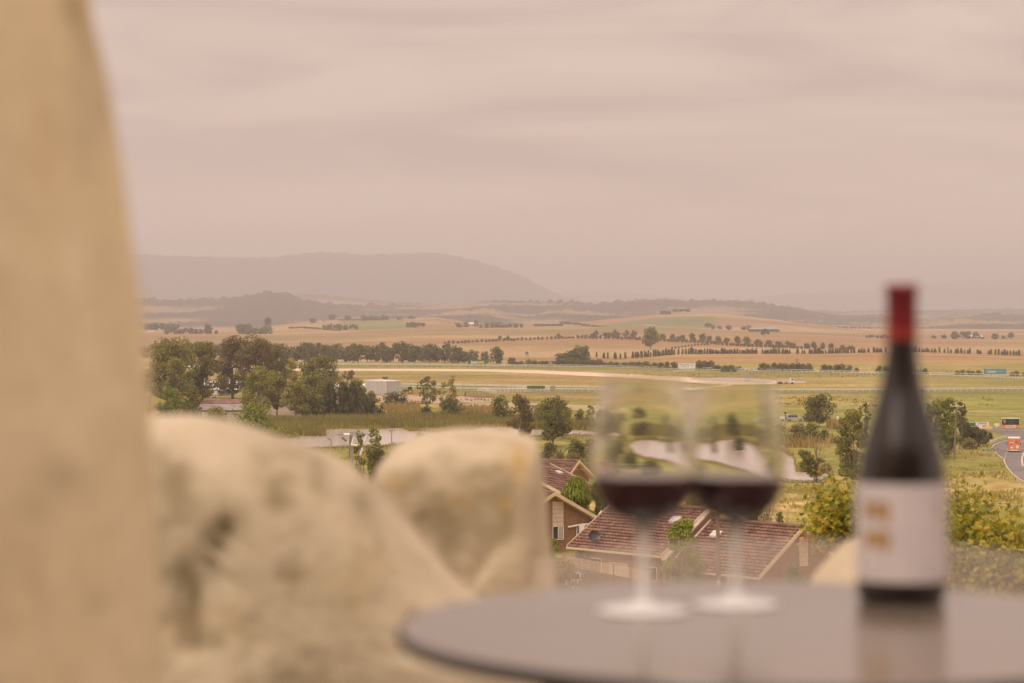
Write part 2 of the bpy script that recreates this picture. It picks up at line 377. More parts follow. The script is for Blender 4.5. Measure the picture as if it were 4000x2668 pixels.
# ================================================================== WORLD, HAZE, LIGHT
w = bpy.data.worlds.new('World'); scene.world = w; w.use_nodes = True
nt = w.node_tree; L = nt.links.new; nt.nodes.clear()
out = nt.nodes.new('ShaderNodeOutputWorld'); bg1 = nt.nodes.new('ShaderNodeBackground'); bg2 = nt.nodes.new('ShaderNodeBackground'); mx = nt.nodes.new('ShaderNodeMixShader')
sky = nt.nodes.new('ShaderNodeTexSky'); sky.sky_type = 'NISHITA'; sky.sun_disc = False; sky.sun_elevation = math.radians(42); sky.sun_rotation = math.radians(215)
sky.dust_density = 4; bg1.inputs['Strength'].default_value = .08
L(sky.outputs[0], bg1.inputs['Color'])
tc = nt.nodes.new('ShaderNodeTexCoord'); sp = nt.nodes.new('ShaderNodeSeparateXYZ'); L(tc.outputs['Generated'], sp.inputs[0])
mp = nt.nodes.new('ShaderNodeMapping'); mp.inputs['Scale'].default_value = (4.5, 2.5, 30); mp.inputs['Location'].default_value = (2.3, .4, .35); L(tc.outputs['Generated'], mp.inputs[0])
n1 = nt.nodes.new('ShaderNodeTexNoise'); n1.inputs['Scale'].default_value = 1.0; n1.inputs['Detail'].default_value = 5; n1.inputs['Roughness'].default_value = .5; n1.inputs['Distortion'].default_value = 1.0; L(mp.outputs[0], n1.inputs['Vector'])
r1 = nt.nodes.new('ShaderNodeValToRGB'); cr = r1.color_ramp
cr.elements[0].position = .38; cr.elements[0].color = (.64,.478,.422,1); cr.elements[1].position = .60; cr.elements[1].color = (.83,.645,.535,1)
L(n1.outputs['Fac'], r1.inputs[0])
g = nt.nodes.new('ShaderNodeMapRange'); g.inputs['From Min'].default_value = .12; g.inputs['From Max'].default_value = .9; g.inputs['To Min'].default_value = 1.0; g.inputs['To Max'].default_value = 2.3
L(sp.outputs[2], g.inputs['Value'])
gl = nt.nodes.new('ShaderNodeMapRange'); gl.inputs['From Min'].default_value = .015; gl.inputs['From Max'].default_value = .07; gl.inputs['To Min'].default_value = .75; gl.inputs['To Max'].default_value = 0
L(sp.outputs[2], gl.inputs['Value']); cm = nt.nodes.new('ShaderNodeMix'); cm.data_type = 'RGBA'; L(gl.outputs[0], cm.inputs[0]); L(r1.outputs[0], cm.inputs[6]); cm.inputs[7].default_value = (1.15,.93,.68,1)
L(cm.outputs[2], bg2.inputs['Color']); L(g.outputs[0], bg2.inputs['Strength'])
mx.inputs[0].default_value = .92
L(bg1.outputs[0], mx.inputs[1]); L(bg2.outputs[0], mx.inputs[2]); L(mx.outputs[0], out.inputs['Surface'])

sl = bpy.data.lights.new('sun', 'SUN'); sl.energy = 1.5; sl.angle = math.radians(14); sl.color = (1, .86, .70)
so = bpy.data.objects.new('sun', sl); COL.objects.link(so)
so.rotation_euler = (math.radians(48), 0, math.radians(-35))   # from behind the camera, left, high

def hazebox():
    b = MB(); b.box((0, 14000, 300), (70000, 44000, 700))
    m = bpy.data.materials.new('haze_air'); m.use_nodes = True; t = m.node_tree; t.nodes.clear()
    o = t.nodes.new('ShaderNodeOutputMaterial'); v = t.nodes.new('ShaderNodeVolumePrincipled')
    v.inputs['Color'].default_value = (.985,.936,.95,1); v.inputs['Density'].default_value = HAZE; v.inputs['Anisotropy'].default_value = .0
    t.links.new(v.outputs[0], o.inputs['Volume'])
    b.build('haze', m, kind='stuff')
HAZE = 1.4e-4
hazebox()

# ================================================================== GROUND
def ground():
    ys = np.concatenate([np.linspace(-30, 30, 14), np.geomspace(33, 460, 70), np.geomspace(468, 1550, 50), np.geomspace(1570, 6600, 150), np.geomspace(6800, 33000, 16)])
    us = np.concatenate([np.linspace(-1.6, -.3, 14), np.linspace(-.28, .28, 240), np.linspace(.3, 1.6, 14)])
    Yg, U = np.meshgrid(ys, us, indexing='ij'); X = U*(np.abs(Yg)+25)
    Z = H(X, Yg)
    Z = Z + np.where((Yg > 30), .25*np.sin(X/9.0+Yg/17)*np.clip((400-Yg)/200, 0, 1)*np.clip((Yg-30)/40, 0, 1), 0)
    far = np.clip((Yg-1700)/600, 0, 1)
    Z = Z + far*(.9*np.sin(X/170+1.3)*np.sin(Yg/230) + .5*np.sin(X/61+Yg/90))
    v = np.stack([X, Yg, Z], -1).reshape(-1, 3); nr, ncl = X.shape
    i = np.arange((nr-1)*ncl).reshape(nr-1, ncl)[:, :-1].ravel()
    f = np.stack([i, i+1, i+ncl+1, i+ncl], 1)
    me = bpy.data.meshes.new('ground'); me.from_pydata(v.tolist(), [], f.tolist())
    # land cover: albedo of each paddock
    x, y = v[:,0], v[:,1]; p = 2000+F*x/np.maximum(y, 1)
    rs = np.random.RandomState(3)
    def nn(s): return np.array([noise.noise((a/s, b/s, .5)) for a, b in zip(x, y)])
    na, nb = nn(45.), nn(260.)
    olive = np.array([.27,.235,.062]); dry = np.array([.335,.205,.095]); pale = np.array([.43,.32,.125]); green = np.array([.21,.215,.045]); bankc = np.array([.36,.22,.085]); vine = np.array([.19,.20,.065])
    c = np.tile(olive, (len(v), 1))
    def mix(c, tgt, k): k = np.clip(k, 0, 1)[:, None]; return c*(1-k)+tgt*k
    c = mix(c, pale, (na*1.3+.15))
    c = mix(c, green, (nb*1.6+.1))
    c = mix(c, pale, ((y < 460) & (y > 60)) * (.55+na*1.2))
    c = mix(c, green, ((y < 700) & (y > 430)) * (.35+nb))
    c = mix(c, bankc, ((y > 830)&(y < 1180)&(p < 2700)) * .35)
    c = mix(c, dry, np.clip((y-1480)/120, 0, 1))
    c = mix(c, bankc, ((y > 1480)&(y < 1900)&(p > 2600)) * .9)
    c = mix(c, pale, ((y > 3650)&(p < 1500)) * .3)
    c = mix(c, np.array([.40,.30,.15]), ((y > 1500)*np.clip(nb*2.2+.1, 0, .8))); c = mix(c, np.array([.24,.21,.085]), ((y > 1500)*np.clip(nn(420.)*2.4-.35, 0, .75)))
    vv = (y > 3650)&(y < 4700)&(p > 2150)&(p < 2800)&(p > 3050-(4700-y)*1.0)
    vv2 = (y > 3650)&(y < 4700)&(p > 1340)&(p < 1580)
    c = mix(c, vine, vv*.95 + vv2*.85)
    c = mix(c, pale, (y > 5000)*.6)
    c *= (1+.12*nb)[:, None]
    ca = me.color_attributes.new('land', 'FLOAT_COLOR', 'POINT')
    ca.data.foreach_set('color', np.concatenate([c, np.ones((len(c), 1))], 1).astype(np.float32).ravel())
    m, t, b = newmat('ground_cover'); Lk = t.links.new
    at = t.nodes.new('ShaderNodeAttribute'); at.attribute_name = 'land'
    ge = t.nodes.new('ShaderNodeNewGeometry')
    cur = at.outputs['Color']
    for (sc, st, lo, hi, amt) in [(.35, (1,.45,1), .62, 1.35, 1), (.045, (.5,1,1), .72, 1.28, 1), (.010, (.3,1,1), .82, 1.2, 1)]:
        mp = t.nodes.new('ShaderNodeMapping'); mp.inputs['Scale'].default_value = st; Lk(ge.outputs['Position'], mp.inputs[0])
        n = t.nodes.new('ShaderNodeTexNoise'); n.inputs['Scale'].default_value = sc; n.inputs['Detail'].default_value = 6; n.inputs['Roughness'].default_value = .65; Lk(mp.outputs[0], n.inputs['Vector'])
        mr = t.nodes.new('ShaderNodeMapRange'); mr.inputs['From Min'].default_value = .3; mr.inputs['From Max'].default_value = .7; mr.inputs['To Min'].default_value = lo; mr.inputs['To Max'].default_value = hi; Lk(n.outputs['Fac'], mr.inputs[0])
        vm = t.nodes.new('ShaderNodeVectorMath'); vm.operation = 'SCALE'; Lk(cur, vm.inputs[0]); Lk(mr.outputs[0], vm.inputs['Scale']); cur = vm.outputs[0]
    Lk(cur, b.inputs['Base Color']); setc(b, 'Roughness', 1); setc(b, 'Specular IOR Level', .1)
    me.materials.append(m); me.polygons.foreach_set('use_smooth', [True]*len(me.polygons)); me.update()
    link('ground', me, kind='structure')
ground()

def flatpoly(name, pts, m, dz=.06, kind='structure', **kw):
    """sheet on the ground from photo outline (px,row); fan of long strips between far and near edges"""
    b = MB(); b.poly([(h[0], h[1], h[2]+dz) for h in (hit(*p) for p in pts)])
    return b.build(name, m, kind=kind, **kw)
def band(name, cen, m, dz=.06, n=14, **kw):
    """sheet between two polylines: cen = [(px, row_far, row_near)], densified"""
    P = []
    for (a, b_) in zip(cen[:-1], cen[1:]):
        for k in range(n): t = k/n; P.append(tuple(a[i]*(1-t)+b_[i]*t for i in range(3)))
    P.append(cen[-1]); v = []; f = []
    for (p, r0, r1) in P:
        for rr in (r0, r1):
            h = hit(p, rr); v.append((h[0], h[1], h[2]+dz))
    for i in range(len(P)-1): f.append((2*i+1, 2*i+3, 2*i+2, 2*i))
    b = MB(); b.add(v, f); return b.build(name, m, kind='structure', **kw)

# distant hills and mountains: real ridges with a front and a back slope
def ridge(name, crest, Y, depth, mcol, rough, ncol=700, nrow=22, seed=0, fine=1.0, base=-5):
    px = np.array([c[0] for c in crest], float); rw = np.array([c[1] for c in crest], float)
    P = np.linspace(px[0], px[-1], ncol); crow = np.interp(P, px, rw)
    k = np.ones(9)/9; crow = np.convolve(np.pad(crow, 4, 'edge'), k, 'valid')
    zc = CAMZ + np.array([slope(r) for r in crow])*Y; xs = (P-2000)/F*Y
    v = []; 
    for j in range(nrow):
        s = -1 + 2*j/(nrow-1); y = Y + s*depth
        prof = max(0, 1-abs(s)**1.5)
        for i in range(ncol):
            nz = noise.fractal((xs[i]/rough+seed, y/rough, seed*.7), .9, 2.1, 6)
            fz = noise.noise((xs[i]/(rough*.022)+seed, y/(rough*.06), 1.1))
            z = base + (zc[i]-base)*prof*(1+.22*nz*(1-prof)*2) + fz*fine*prof*(1 if prof < .98 else 1.4)
            v.append((xs[i]*(y/Y), y + nz*depth*.08*(1-prof), z))
    f = [(j*ncol+i, j*ncol+i+1, (j+1)*ncol+i+1, (j+1)*ncol+i) for j in range(nrow-1) for i in range(ncol-1)]
    me = bpy.data.meshes.new(name); me.from_pydata(v, [], f); me.materials.append(mcol)
    me.polygons.foreach_set('use_smooth', [True]*len(f)); me.update()
    return link(name, me, kind='structure')
forest = mat('forested_slopes', (.085,.075,.045), 1, (.30,.225,.12), .0026, detail=8, lo=.545, hi=.60, stretch=(.7,1,5), spec=0)
forestfar = mat('mountain_forest', (.055,.05,.04), 1, (.085,.075,.05), .001, detail=8, spec=0)
ridge('hills', [(-900,1170),(560,1167),(690,1172),(850,1166),(950,1155),(1060,1138),(1130,1150),(1200,1172),(1300,1190),(1450,1195),(1600,1192),(1780,1190),(1890,1178),(1960,1175),(2100,1180),(2230,1178),(2300,1188),(2400,1182),(2500,1171),(2620,1169),(2700,1177),(2770,1171),(2950,1180),(3030,1190),(3120,1203),(3200,1222),(3310,1236),(3420,1226),(3520,1240),(3620,1256),(3700,1240),(3870,1225),(3950,1231),(5200,1215)], 7900, 1500, forest, 900, ncol=1500, nrow=34, seed=2, fine=11)
ridge('hills', [(-900,1180),(700,1160),(1000,1160),(1140,1147),(1250,1150),(1400,1166),(1600,1183),(1900,1192),(2200,1195),(2600,1190),(3300,1215),(4000,1205),(5200,1200)], 11500, 1500, forest, 1200, seed=5, fine=7)
ridge('mountain', [(-1600,1050),(300,985),(527,992),(902,1007),(1089,1000),(1276,982),(1429,994),(1633,987),(1770,992),(1872,1021),(2008,1063),(2127,1123),(2195,1157),(2300,1178),(2500,1195),(2900,1210)], 17000, 3000, forestfar, 2500, seed=9, fine=10)
ridge('mountain', [(1200,1190),(2000,1150),(2212,1140),(2382,1136),(2560,1152),(2875,1173),(3063,1148),(3300,1140),(3573,1115),(3743,1095),(4000,1092),(5200,1120)], 24000, 3500, forestfar, 3000, seed=12, fine=12)

foothill = mat('foothill_pasture', (.32,.235,.125), 1, (.085,.075,.045), .0035, detail=8, lo=.43, hi=.49, stretch=(.7,1,4), spec=0)
ridge('hills', [(-900,1258),(600,1262),(1000,1254),(1500,1248),(1680,1230),(1800,1213),(1900,1208),(1980,1222),(2060,1232),(2200,1209),(2330,1222),(2480,1230),(2700,1240),(3000,1248),(3300,1262),(3600,1266),(3750,1250),(4000,1256),(5200,1255)], 6350, 600, foothill, 500, ncol=1300, nrow=22, seed=17, fine=6)
# ================================================================== WATER
def watermat():
    m, t, b = newmat('lake_water'); Lk = t.links.new
    setc(b, 'Base Color', (.55,.45,.39,1)); setc(b, 'Roughness', .15); setc(b, 'IOR', 1.6); setc(b, 'Specular IOR Level', .9)
    ge = t.nodes.new('ShaderNodeNewGeometry'); n = t.nodes.new('ShaderNodeTexNoise'); n.inputs['Scale'].default_value = 1.2; n.inputs['Detail'].default_value = 4
    Lk(ge.outputs['Position'], n.inputs['Vector']); bp = t.nodes.new('ShaderNodeBump'); bp.inputs['Strength'].default_value = .12; bp.inputs['Distance'].default_value = .1
    Lk(n.outputs['Fac'], bp.inputs['Height']); Lk(bp.outputs[0], b.inputs['Normal']); return m
M['water'] = watermat()
lake = [(1040,1716,1752),(1150,1707,1752),(1205,1684,1750),(1290,1678,1748),(1400,1676,1745),(1500,1675,1740),(1560,1672,1735),(1600,1685,1728),(1700,1688,1722),(1850,1680,1712),(1868,1667,1710),(2000,1670,1706),(2080,1678,1703),(2240,1681,1699),(2330,1688,1702)]
pond_ = [(2425,1735,1745),(2460,1724,1775),(2520,1721,1790),(2600,1722,1796),(2690,1727,1799),(2760,1722,1812),(2850,1719,1826),(2950,1727,1842),(3010,1748,1866),(3060,1768,1880),(3100,1790,1886),(3112,1845,1886),(3220,1848,1884),(3255,1862,1876)]
band('lake', lake, M['water'], .12, n=4)
band('pond', pond_, M['water'], .12, n=4)
lake = lake+pond_
band('pond', [(2700,1477,1484),(2850,1476,1490),(2950,1480,1494),(3060,1487,1497),(3150,1491,1496)], M['water'], .12, n=4)

# ================================================================== TRACKS, PATHS, TURF
band('sand_track', [(950,1440,1450),(1310,1440,1449),(1600,1441,1449.5),(1900,1443,1452),(2100,1446,1459),(2250,1453,1467),(2480,1463,1478),(2650,1472,1490),(2780,1480,1501),(2900,1487,1503),(3020,1492,1501)], M['sand'])
band('path', [(2400,1409,1411.5),(2560,1399,1401.5),(2700,1388,1390),(2800,1384,1386)], M['palegrass'], .1)
band('path', [(3560,1384,1386.5),(3760,1388,1391),(4000,1397,1400),(4300,1408,1411)], M['palegrass'], .1)
band('path', [(2640,1521,1523),(2760,1513,1517),(2860,1501,1508)], M['sand'], .1)
band('running_track', [(900,1423,1427.5),(1160,1423,1428),(1650,1425,1432),(2300,1432,1439.5),(2950,1448,1455),(3450,1458,1465),(3700,1465,1473),(4000,1470,1487),(4500,1476,1510)], M['turf'])
band('running_track', [(1200,1500,1516),(1560,1503,1522),(1800,1508,1531),(2300,1514,1537),(2950,1520,1540),(3450,1519,1538),(4000,1514,1534),(4500,1510,1530)], M['turf'], .08)
band('dirt_yard', [(1200,1546,1570),(1500,1546,1572),(1650,1545,1575),(1800,1548,1578),(1920,1556,1570)], M['dirt'])
band('dirt_yard', [(700,1558,1640),(1000,1560,1636),(1180,1600,1634)], mat('dark_yard_dirt', (.22,.17,.105), 1, (.28,.21,.13), .08), .05)  # darker dirt than the other yard, less pale between the trees
flatpoly('paddock', [(1800,1574),(2030,1572),(2180,1580),(2390,1586),(2380,1612),(2200,1600),(1960,1602),(1800,1588)], M['palegrass'])

def mb_fence(name, label, pts, hgt, spacing, rails, m, post=.08, rail=.06, railh=.1, lean=0, cat='fence', group=None, below=None):
    """running rail / paddock fence along photo ground points; rails as one part, posts as parts"""
    P = [Vector(hit(*p)) for p in pts]; o = P[0].copy(); root = empty(name, o, label, cat, group)
    b = MB()
    for zr in rails:
        for (a, c) in zip(P[:-1], P[1:]):
            a2 = a-o+Vector((0,0,zr)); c2 = c-o+Vector((0,0,zr)); d = c2-a2
            b.box(tuple((a2+c2)/2), (d.length+.05, rail, railh), math.atan2(d.y, d.x), ry=-math.asin(max(-1,min(1,d.z/d.length))))
    b.build('rail', m, root)
    pos = []
    for (a, c) in zip(P[:-1], P[1:]):
        n = max(1, int((c-a).length/spacing))
        for k in range(n): pos.append(a.lerp(c, k/n)-o)
    pos.append(P[-1]-o)
    def vis(q): px = 2000+F*(q.x+o.x)/(q.y+o.y); return -60 < px < 4060
    pos = [q for q in pos if vis(q)]
    pos.sort(key=lambda q: q.y+o.y)
    pm = MB().tube([(0,lean*.5,-.3), (0,0,hgt*.6), (0,-lean,hgt)], post/2, 5).mesh('post', m)
    for q in pos[:100]: link('post', pm, root, tuple(q))
    if len(pos) > 100:
        r = MB()
        for q in pos[100:]: r.tube([q+Vector((0,lean*.5,-.3)), q+Vector((0,0,hgt*.6)), q+Vector((0,-lean,hgt))], post/2, 4)
        r.build('post', m, root, kind='stuff')
    return root
mb_fence('running_rail', 'white running rail on the outside of the far turf track, behind the billboards', [(1100,1425),(1650,1428),(2300,1434),(2950,1449),(3450,1460),(3700,1466),(4050,1472)], 1.25, 3.6, [1.2], M['white'], .18, .18, .24)
mb_fence('running_rail', 'white running rail on the inside of the far turf track', [(1100,1428),(1650,1432),(2300,1439),(2950,1455),(3450,1465),(3700,1473),(4050,1488)], 1.25, 2.4, [1.15], M['white'], .17, .18, .22, lean=.25)
mb_fence('running_rail', 'thick white double running rail at the back of the near turf track', [(1570,1508),(1850,1512),(2300,1519),(2700,1525)], 1.3, 5, [1.2,.8], M['white'], .1, .1, .2)
mb_fence('running_rail', 'white running rail with slanting posts along the front of the near turf track', [(1560,1519),(1800,1527),(2300,1531),(2950,1534),(3450,1533),(4050,1528)], 1.25, 2.7, [1.2], M['white'], .17, .2, .28, lean=.4)
mb_fence('running_rail', 'plain white running rail behind the slanting-post rail in the middle distance', [(2500,1527),(2950,1529),(3450,1528),(4050,1521)], 1.1, 5, [1.05], M['white'], .08, .1, .14)
mb_fence('post_and_rail_fence', 'white three-rail timber pen with a corner in the racecourse infield', [(2145,1524),(2020,1522),(1865,1528),(1938,1538),(2145,1529)], 1.5, 2.6, [.4,.85,1.35], M['white'], .16, .08, .14)
mb_fence('low_rail_fence', 'long low pale rail fence crossing the green paddock behind the silver car', [(2155,1557),(2350,1563),(2700,1580),(3135,1595),(3450,1604),(3750,1616),(4050,1628)], .9, 3.4, [.8], mat('weathered_white_rail', (.55,.47,.38), .8, (.45,.38,.3), .5), .14, .1, .2)
mb_fence('yard_fence', 'dark timber posts and rail around the small brown sand yard', [(1815,1549),(1820,1541),(1880,1546),(1930,1552)], 1.3, 3.5, [.6], M['timber'], .2, .1, .14)
mb_fence('yard_fence', 'dark timber post and rail running in front of the small brown sand yard', [(1700,1556),(1815,1551),(1890,1557),(1930,1556)], 1.2, 6, [.75], M['timber'], .2, .1, .14)
mb_fence('wire_fence', 'thin wire paddock fence behind the reeds beyond the lake', [(1560,1597),(1800,1612),(1930,1614),(2060,1618)], 1.3, 6, [.4,.8,1.2], M['timber'], .12, .02, .02)
mb_fence('wire_fence', 'thin wire paddock fence in front of the silver car', [(2980,1652),(3160,1654),(3310,1656),(3500,1660)], 1.2, 8, [.6,1.1], M['timber'], .14, .02, .02)
mb_fence('wire_fence', 'thin netting fence across the pale infield paddock', [(1570,1583),(1800,1572),(2000,1570)], 1.5, 5, [.5,1.0,1.45], M['steel'], .08, .02, .02)
mb_fence('wire_fence', 'pale mesh fence at the bend of the sand track', [(2700,1486),(2800,1489),(2900,1492)], 1.4, 2.2, [.3,.8,1.3], M['steel'], .07, .03, .03)
flatpoly('sand_yard', [(1805,1548),(1870,1545),(1925,1553),(1870,1556)], mat('brown_sand', (.20,.13,.075), 1, (.16,.10,.06), .3), .09)

# ================================================================== SIGN BOARDS AT THE TRACK
def board(name, label, x0, x1, r0, r1, gr, m, legs=4, frame=None, cat='sign', thick=.15):
    """hoarding with face, frame and legs; returns root, px/m scale, face centre (local)"""
    h = hit((x0+x1)/2, gr); Y = h[1]; s = F/Y; wd = (x1-x0)/s; ht = (r1-r0)/s
    zc = CAMZ + slope((r0+r1)/2)*Y - h[2]
    root = empty(name, h, label, cat)
    MB().box((0,0,zc), (wd, thick, ht)).build('panel', m, root)
    fr = MB(); e = .09
    for q in ((0,zc+ht/2+e/2,wd+2*e,e),(0,zc-ht/2-e/2,wd+2*e,e)): fr.box((q[0],0,q[1]), (q[2],thick*1.3,q[3]))
    for q in (-1,1): fr.box((q*(wd/2+e/2),0,zc), (e,thick*1.3,ht))
    fr.build('frame', frame or M['white'], root)
    for k in range(legs):
        xx = -wd/2+wd*(k+.5)/legs
        lh = zc-ht/2-e
        if lh > .1: MB().box((xx,.12,lh/2-.1), (.16,.16,lh+.2)).build('leg', frame or M['white'], root)
    return root, wd, ht, zc, -thick/2-.03
r, wd, ht, zc, yf = board('billboard', 'green billboard reading bet365 beside the far running rail', 1828, 1903, 1405, 1424, 1428, M['green'], 5, M['greenmetal'])
text('lettering', 'bet', wd*.33, ht*.62, M['white'], r, (-wd*.168, yf, zc+.0), .05)
text('lettering', '365', wd*.345, ht*.58, M['yellowp'], r, (wd*.172, yf, zc-.02), .05)
r, wd, ht, zc, yf = board('billboard', 'white billboard reading HIRSCH HILL ESTATE above the row of round bales', 2649, 2716, 1419, 1438, 1446, M['white'], 7)
text('lettering', 'HIRSCH HILL', wd*.60, ht*.24, M['darksteel'], r, (-wd*.145, yf, zc+ht*.18), 0)
text('lettering', 'ESTATE', wd*.32, ht*.15, M['darksteel'], r, (-wd*.13, yf, zc-ht*.17), 0)
b = MB()
for k, (dx, dz, sc) in enumerate([(-.09,.19,1),(.02,.12,1.1),(-.02,-.05,1),(.05,-.16,.8)]):
    pts = [(wd*.32+dx*wd*.6+math.cos(a)*.75*sc, yf, zc+dz*ht+math.sin(a*1.0)*.16*sc+.12*math.sin(2*a)) for a in np.linspace(.1*pi, .95*pi, 9)]
    b.tube(pts, .05, 4)
b.build('emblem', M['darksteel'], r)
r, wd, ht, zc, yf = board('billboard', 'blue and teal billboard with United in white letters near the right edge', 3842, 3932, 1440, 1462, 1472, M['blue'], 6)
text('lettering', 'United', wd*.36, ht*.46, M['white'], r, (-wd*.15, yf, zc+.02), .02)
MB().box((wd*.12,yf,zc-.04), (wd*.06,.01,.16)).box((wd*.27,yf,zc-.04), (wd*.22,.01,.14)).build('small_print', mat('faded_white', (.5,.55,.55), .6, (.44,.5,.5), 2), r)
MB().prism([(-.5,-.35),(-.05,-.35),(.5,.4),(.1,.4)], -.02, .02).build('emblem', M['red'], r, (-wd*.39, yf, zc))
r, wd, ht, zc, yf = board('distance_marker', 'small white marker board reading 600 beside the green billboard', 1961, 1972, 1418, 1424, 1429, M['white'], 2)
text('lettering', '600', wd*.8, ht*.6, M['darksteel'], r, (0, yf, zc), .01)
board('distance_marker', 'small pale blue square board behind the far rail, left of the power pole', 2946, 2957, 1438, 1446, 1452, mat('pale_blue', (.40,.46,.52), .5, (.35,.42,.5), 2), 2)
board('notice_board', 'small white notice on a post in the green paddock right of the big gum', 3269, 3276, 1627, 1635, 1651, M['white'], 1)
board('windbreak_screen', 'long dark green mesh screen standing beside the white pen', 2060, 2128, 1508, 1518, 1532, mat('green_mesh', (.04,.12,.035), .7, (.05,.15,.04), 2), 4, M['greenmetal'], cat='screen')
board('gate_frame', 'square grey pipe gate frame right of the green screen', 2151, 2169, 1507, 1517, 1530, M['steel'], 2, M['timber'], cat='gate', thick=.05)
board('horse_box_cover', 'low dark green shelter beside the far running rail', 2816, 2851, 1443, 1452, 1453, M['greenmetal'], 2, M['darksteel'], cat='shelter', thick=2)
board('horse_box_cover', 'smaller low dark green shelter, right of its longer neighbour at the far rail', 2858, 2876, 1443, 1452, 1453, M['greenmetal'], 2, M['darksteel'], cat='shelter', thick=2)

# round bales
bale = None
for k in range(13):
    h = hit(2634+k*6.4, 1455-(k*.12)); b = MB()
    if bale is None:
        b.tube([(0,-.65,.6),(0,.65,.6)], .6, 14); me = b.mesh('hay_bale', mat('bale_wrap', (.62,.55,.46), .7, (.48,.38,.28), 1.5)); bale = me
    link('hay_bale', bale, None, h, R.uniform(-.2,.2), label='wrapped round bale in the row below the white billboard', cat='bale', group='round bales in a row')

# stewards' towers
def tower(label, cx, top, base, w, m=M['steel'], stair=True):
    h = hit(cx, base); Y = h[1]; s = F/Y; Ht = (base-top)/s; wd = w/s
    r = empty('lookout_tower', h, label, 'tower')
    for (a, b_) in ((-1,-1),(1,-1),(-1,1),(1,1)):
        MB().tube([(a*wd*.5,b_*wd*.5,-.2),(a*wd*.42,b_*wd*.42,Ht*.6)], .12, 5).build('leg', m, r)
    br = MB()
    for k in range(3):
        z0, z1 = Ht*.2*k, Ht*.2*(k+1)
        br.tube([(-wd*.5,-wd*.5,z0),(wd*.5,-wd*.5,z1)], .07, 4); br.tube([(wd*.5,-wd*.5,z0),(-wd*.5,-wd*.5,z1)], .07, 4)
    br.build('brace', m, r)
    MB().box((0,0,Ht*.6), (wd*1.1,wd*1.1,.15)).box((0,-wd*.5,Ht*.7), (wd*1.05,.08,Ht*.18)).box((-wd*.5,0,Ht*.7), (.08,wd,Ht*.18)).box((wd*.5,0,Ht*.7), (.08,wd,Ht*.18)).box((0,wd*.5,Ht*.78), (wd,.08,Ht*.34)).build('cabin', m, r)
    MB().box((0,0,Ht*.97), (wd*1.35,wd*1.35,.2)).build('roof', M['whitemetal'], r)
    if stair:
        st = MB(); st.tube([(wd*.5,-.5,Ht*.6),(wd*1.5,-.5,0)], .12, 4); st.tube([(wd*.5,.3,Ht*.6),(wd*1.5,.3,0)], .12, 4)
        for k in range(8): st.box((wd*.5+wd*k/8,-.1,Ht*.6*(1-k/8)), (.3,.8,.06))
        st.build('stair', m, r)
tower('tall grey lattice lookout tower standing on the dry hillside behind the tree belt', 2058, 1372, 1410, 12, stair=False)
tower('grey lookout tower with a slanting stair beside the sand track', 2150, 1406, 1444, 13)
tower('grey lookout tower with a slanting stair at the right end of the sand track', 2918, 1443, 1489, 9)
tower('white lookout tower with a slanting stair, right of the bottle neck', 3586, 1425, 1464, 11, M['white'])

# ================================================================== BUILDINGS, FAR AND MIDDLE
def shed(name, label, x0, x1, rt, rb, depth, wm, rm, roofh=.18, rz=0, openings=0, Y=None, door=False, verandah=False, cat='building', chimney=False):
    h = hit((x0+x1)/2, rb) if Y is None else (*((((x0+x1)/2)-2000)/F*Y, Y), float(H((((x0+x1)/2)-2000)/F*Y, Y)))
    s = F/h[1]; wd = (x1-x0)/s; Ht = (rb-rt)/s; e = Ht*(1-roofh)
    r = empty(name, h, label, cat, rz=rz)
    wl = MB(); wl.prism([(-depth/2,0),(depth/2,0),(depth/2,e),(0,Ht-.15),(-depth/2,e)], -wd/2, wd/2)
    o = wl.build('wall', wm, r, rz=-pi/2); 
    ov = .5; rf = MB()
    for sg in (-1,1):
        a = (0,Ht); c = (sg*(depth/2+ov), e-(Ht-e)*ov/(depth/2))
        rf.prism([(a[0],a[1]-.06),(c[0],c[1]-.06),(c[0],c[1]+.1),(a[0],a[1]+.1)], -wd/2-ov, wd/2+ov)
    ro = rf.build('roof', rm, r, rz=-pi/2)
    if chimney: MB().box((-wd*.2,.0,Ht+.4), (.8,.8,1.2)).build('chimney', M['brick'], ro)
    for k in range(openings):
        xx = -wd/2+wd*(k+.5)/openings
        wn = MB().box((xx,-depth/2-.04,e*.52), (wd/openings*.5, .1, e*.42)).build('window', M['glassdark'], r)
    if door: MB().box((wd*.3,-depth/2-.05,e*.38), (wd*.14,.12,e*.76)).build('door', M['white'], r)
    if verandah:
        vb = MB(); vb.box((0,-depth/2-1.3,e*.80), (wd+1,2.7,.15))
        vb.build('verandah_roof', rm, r)
        for k in range(6): MB().box((-wd/2+wd*k/5,-depth/2-2.5,e*.38), (.14,.14,e*.78)).build('verandah_post', M['white'], r)
    return r
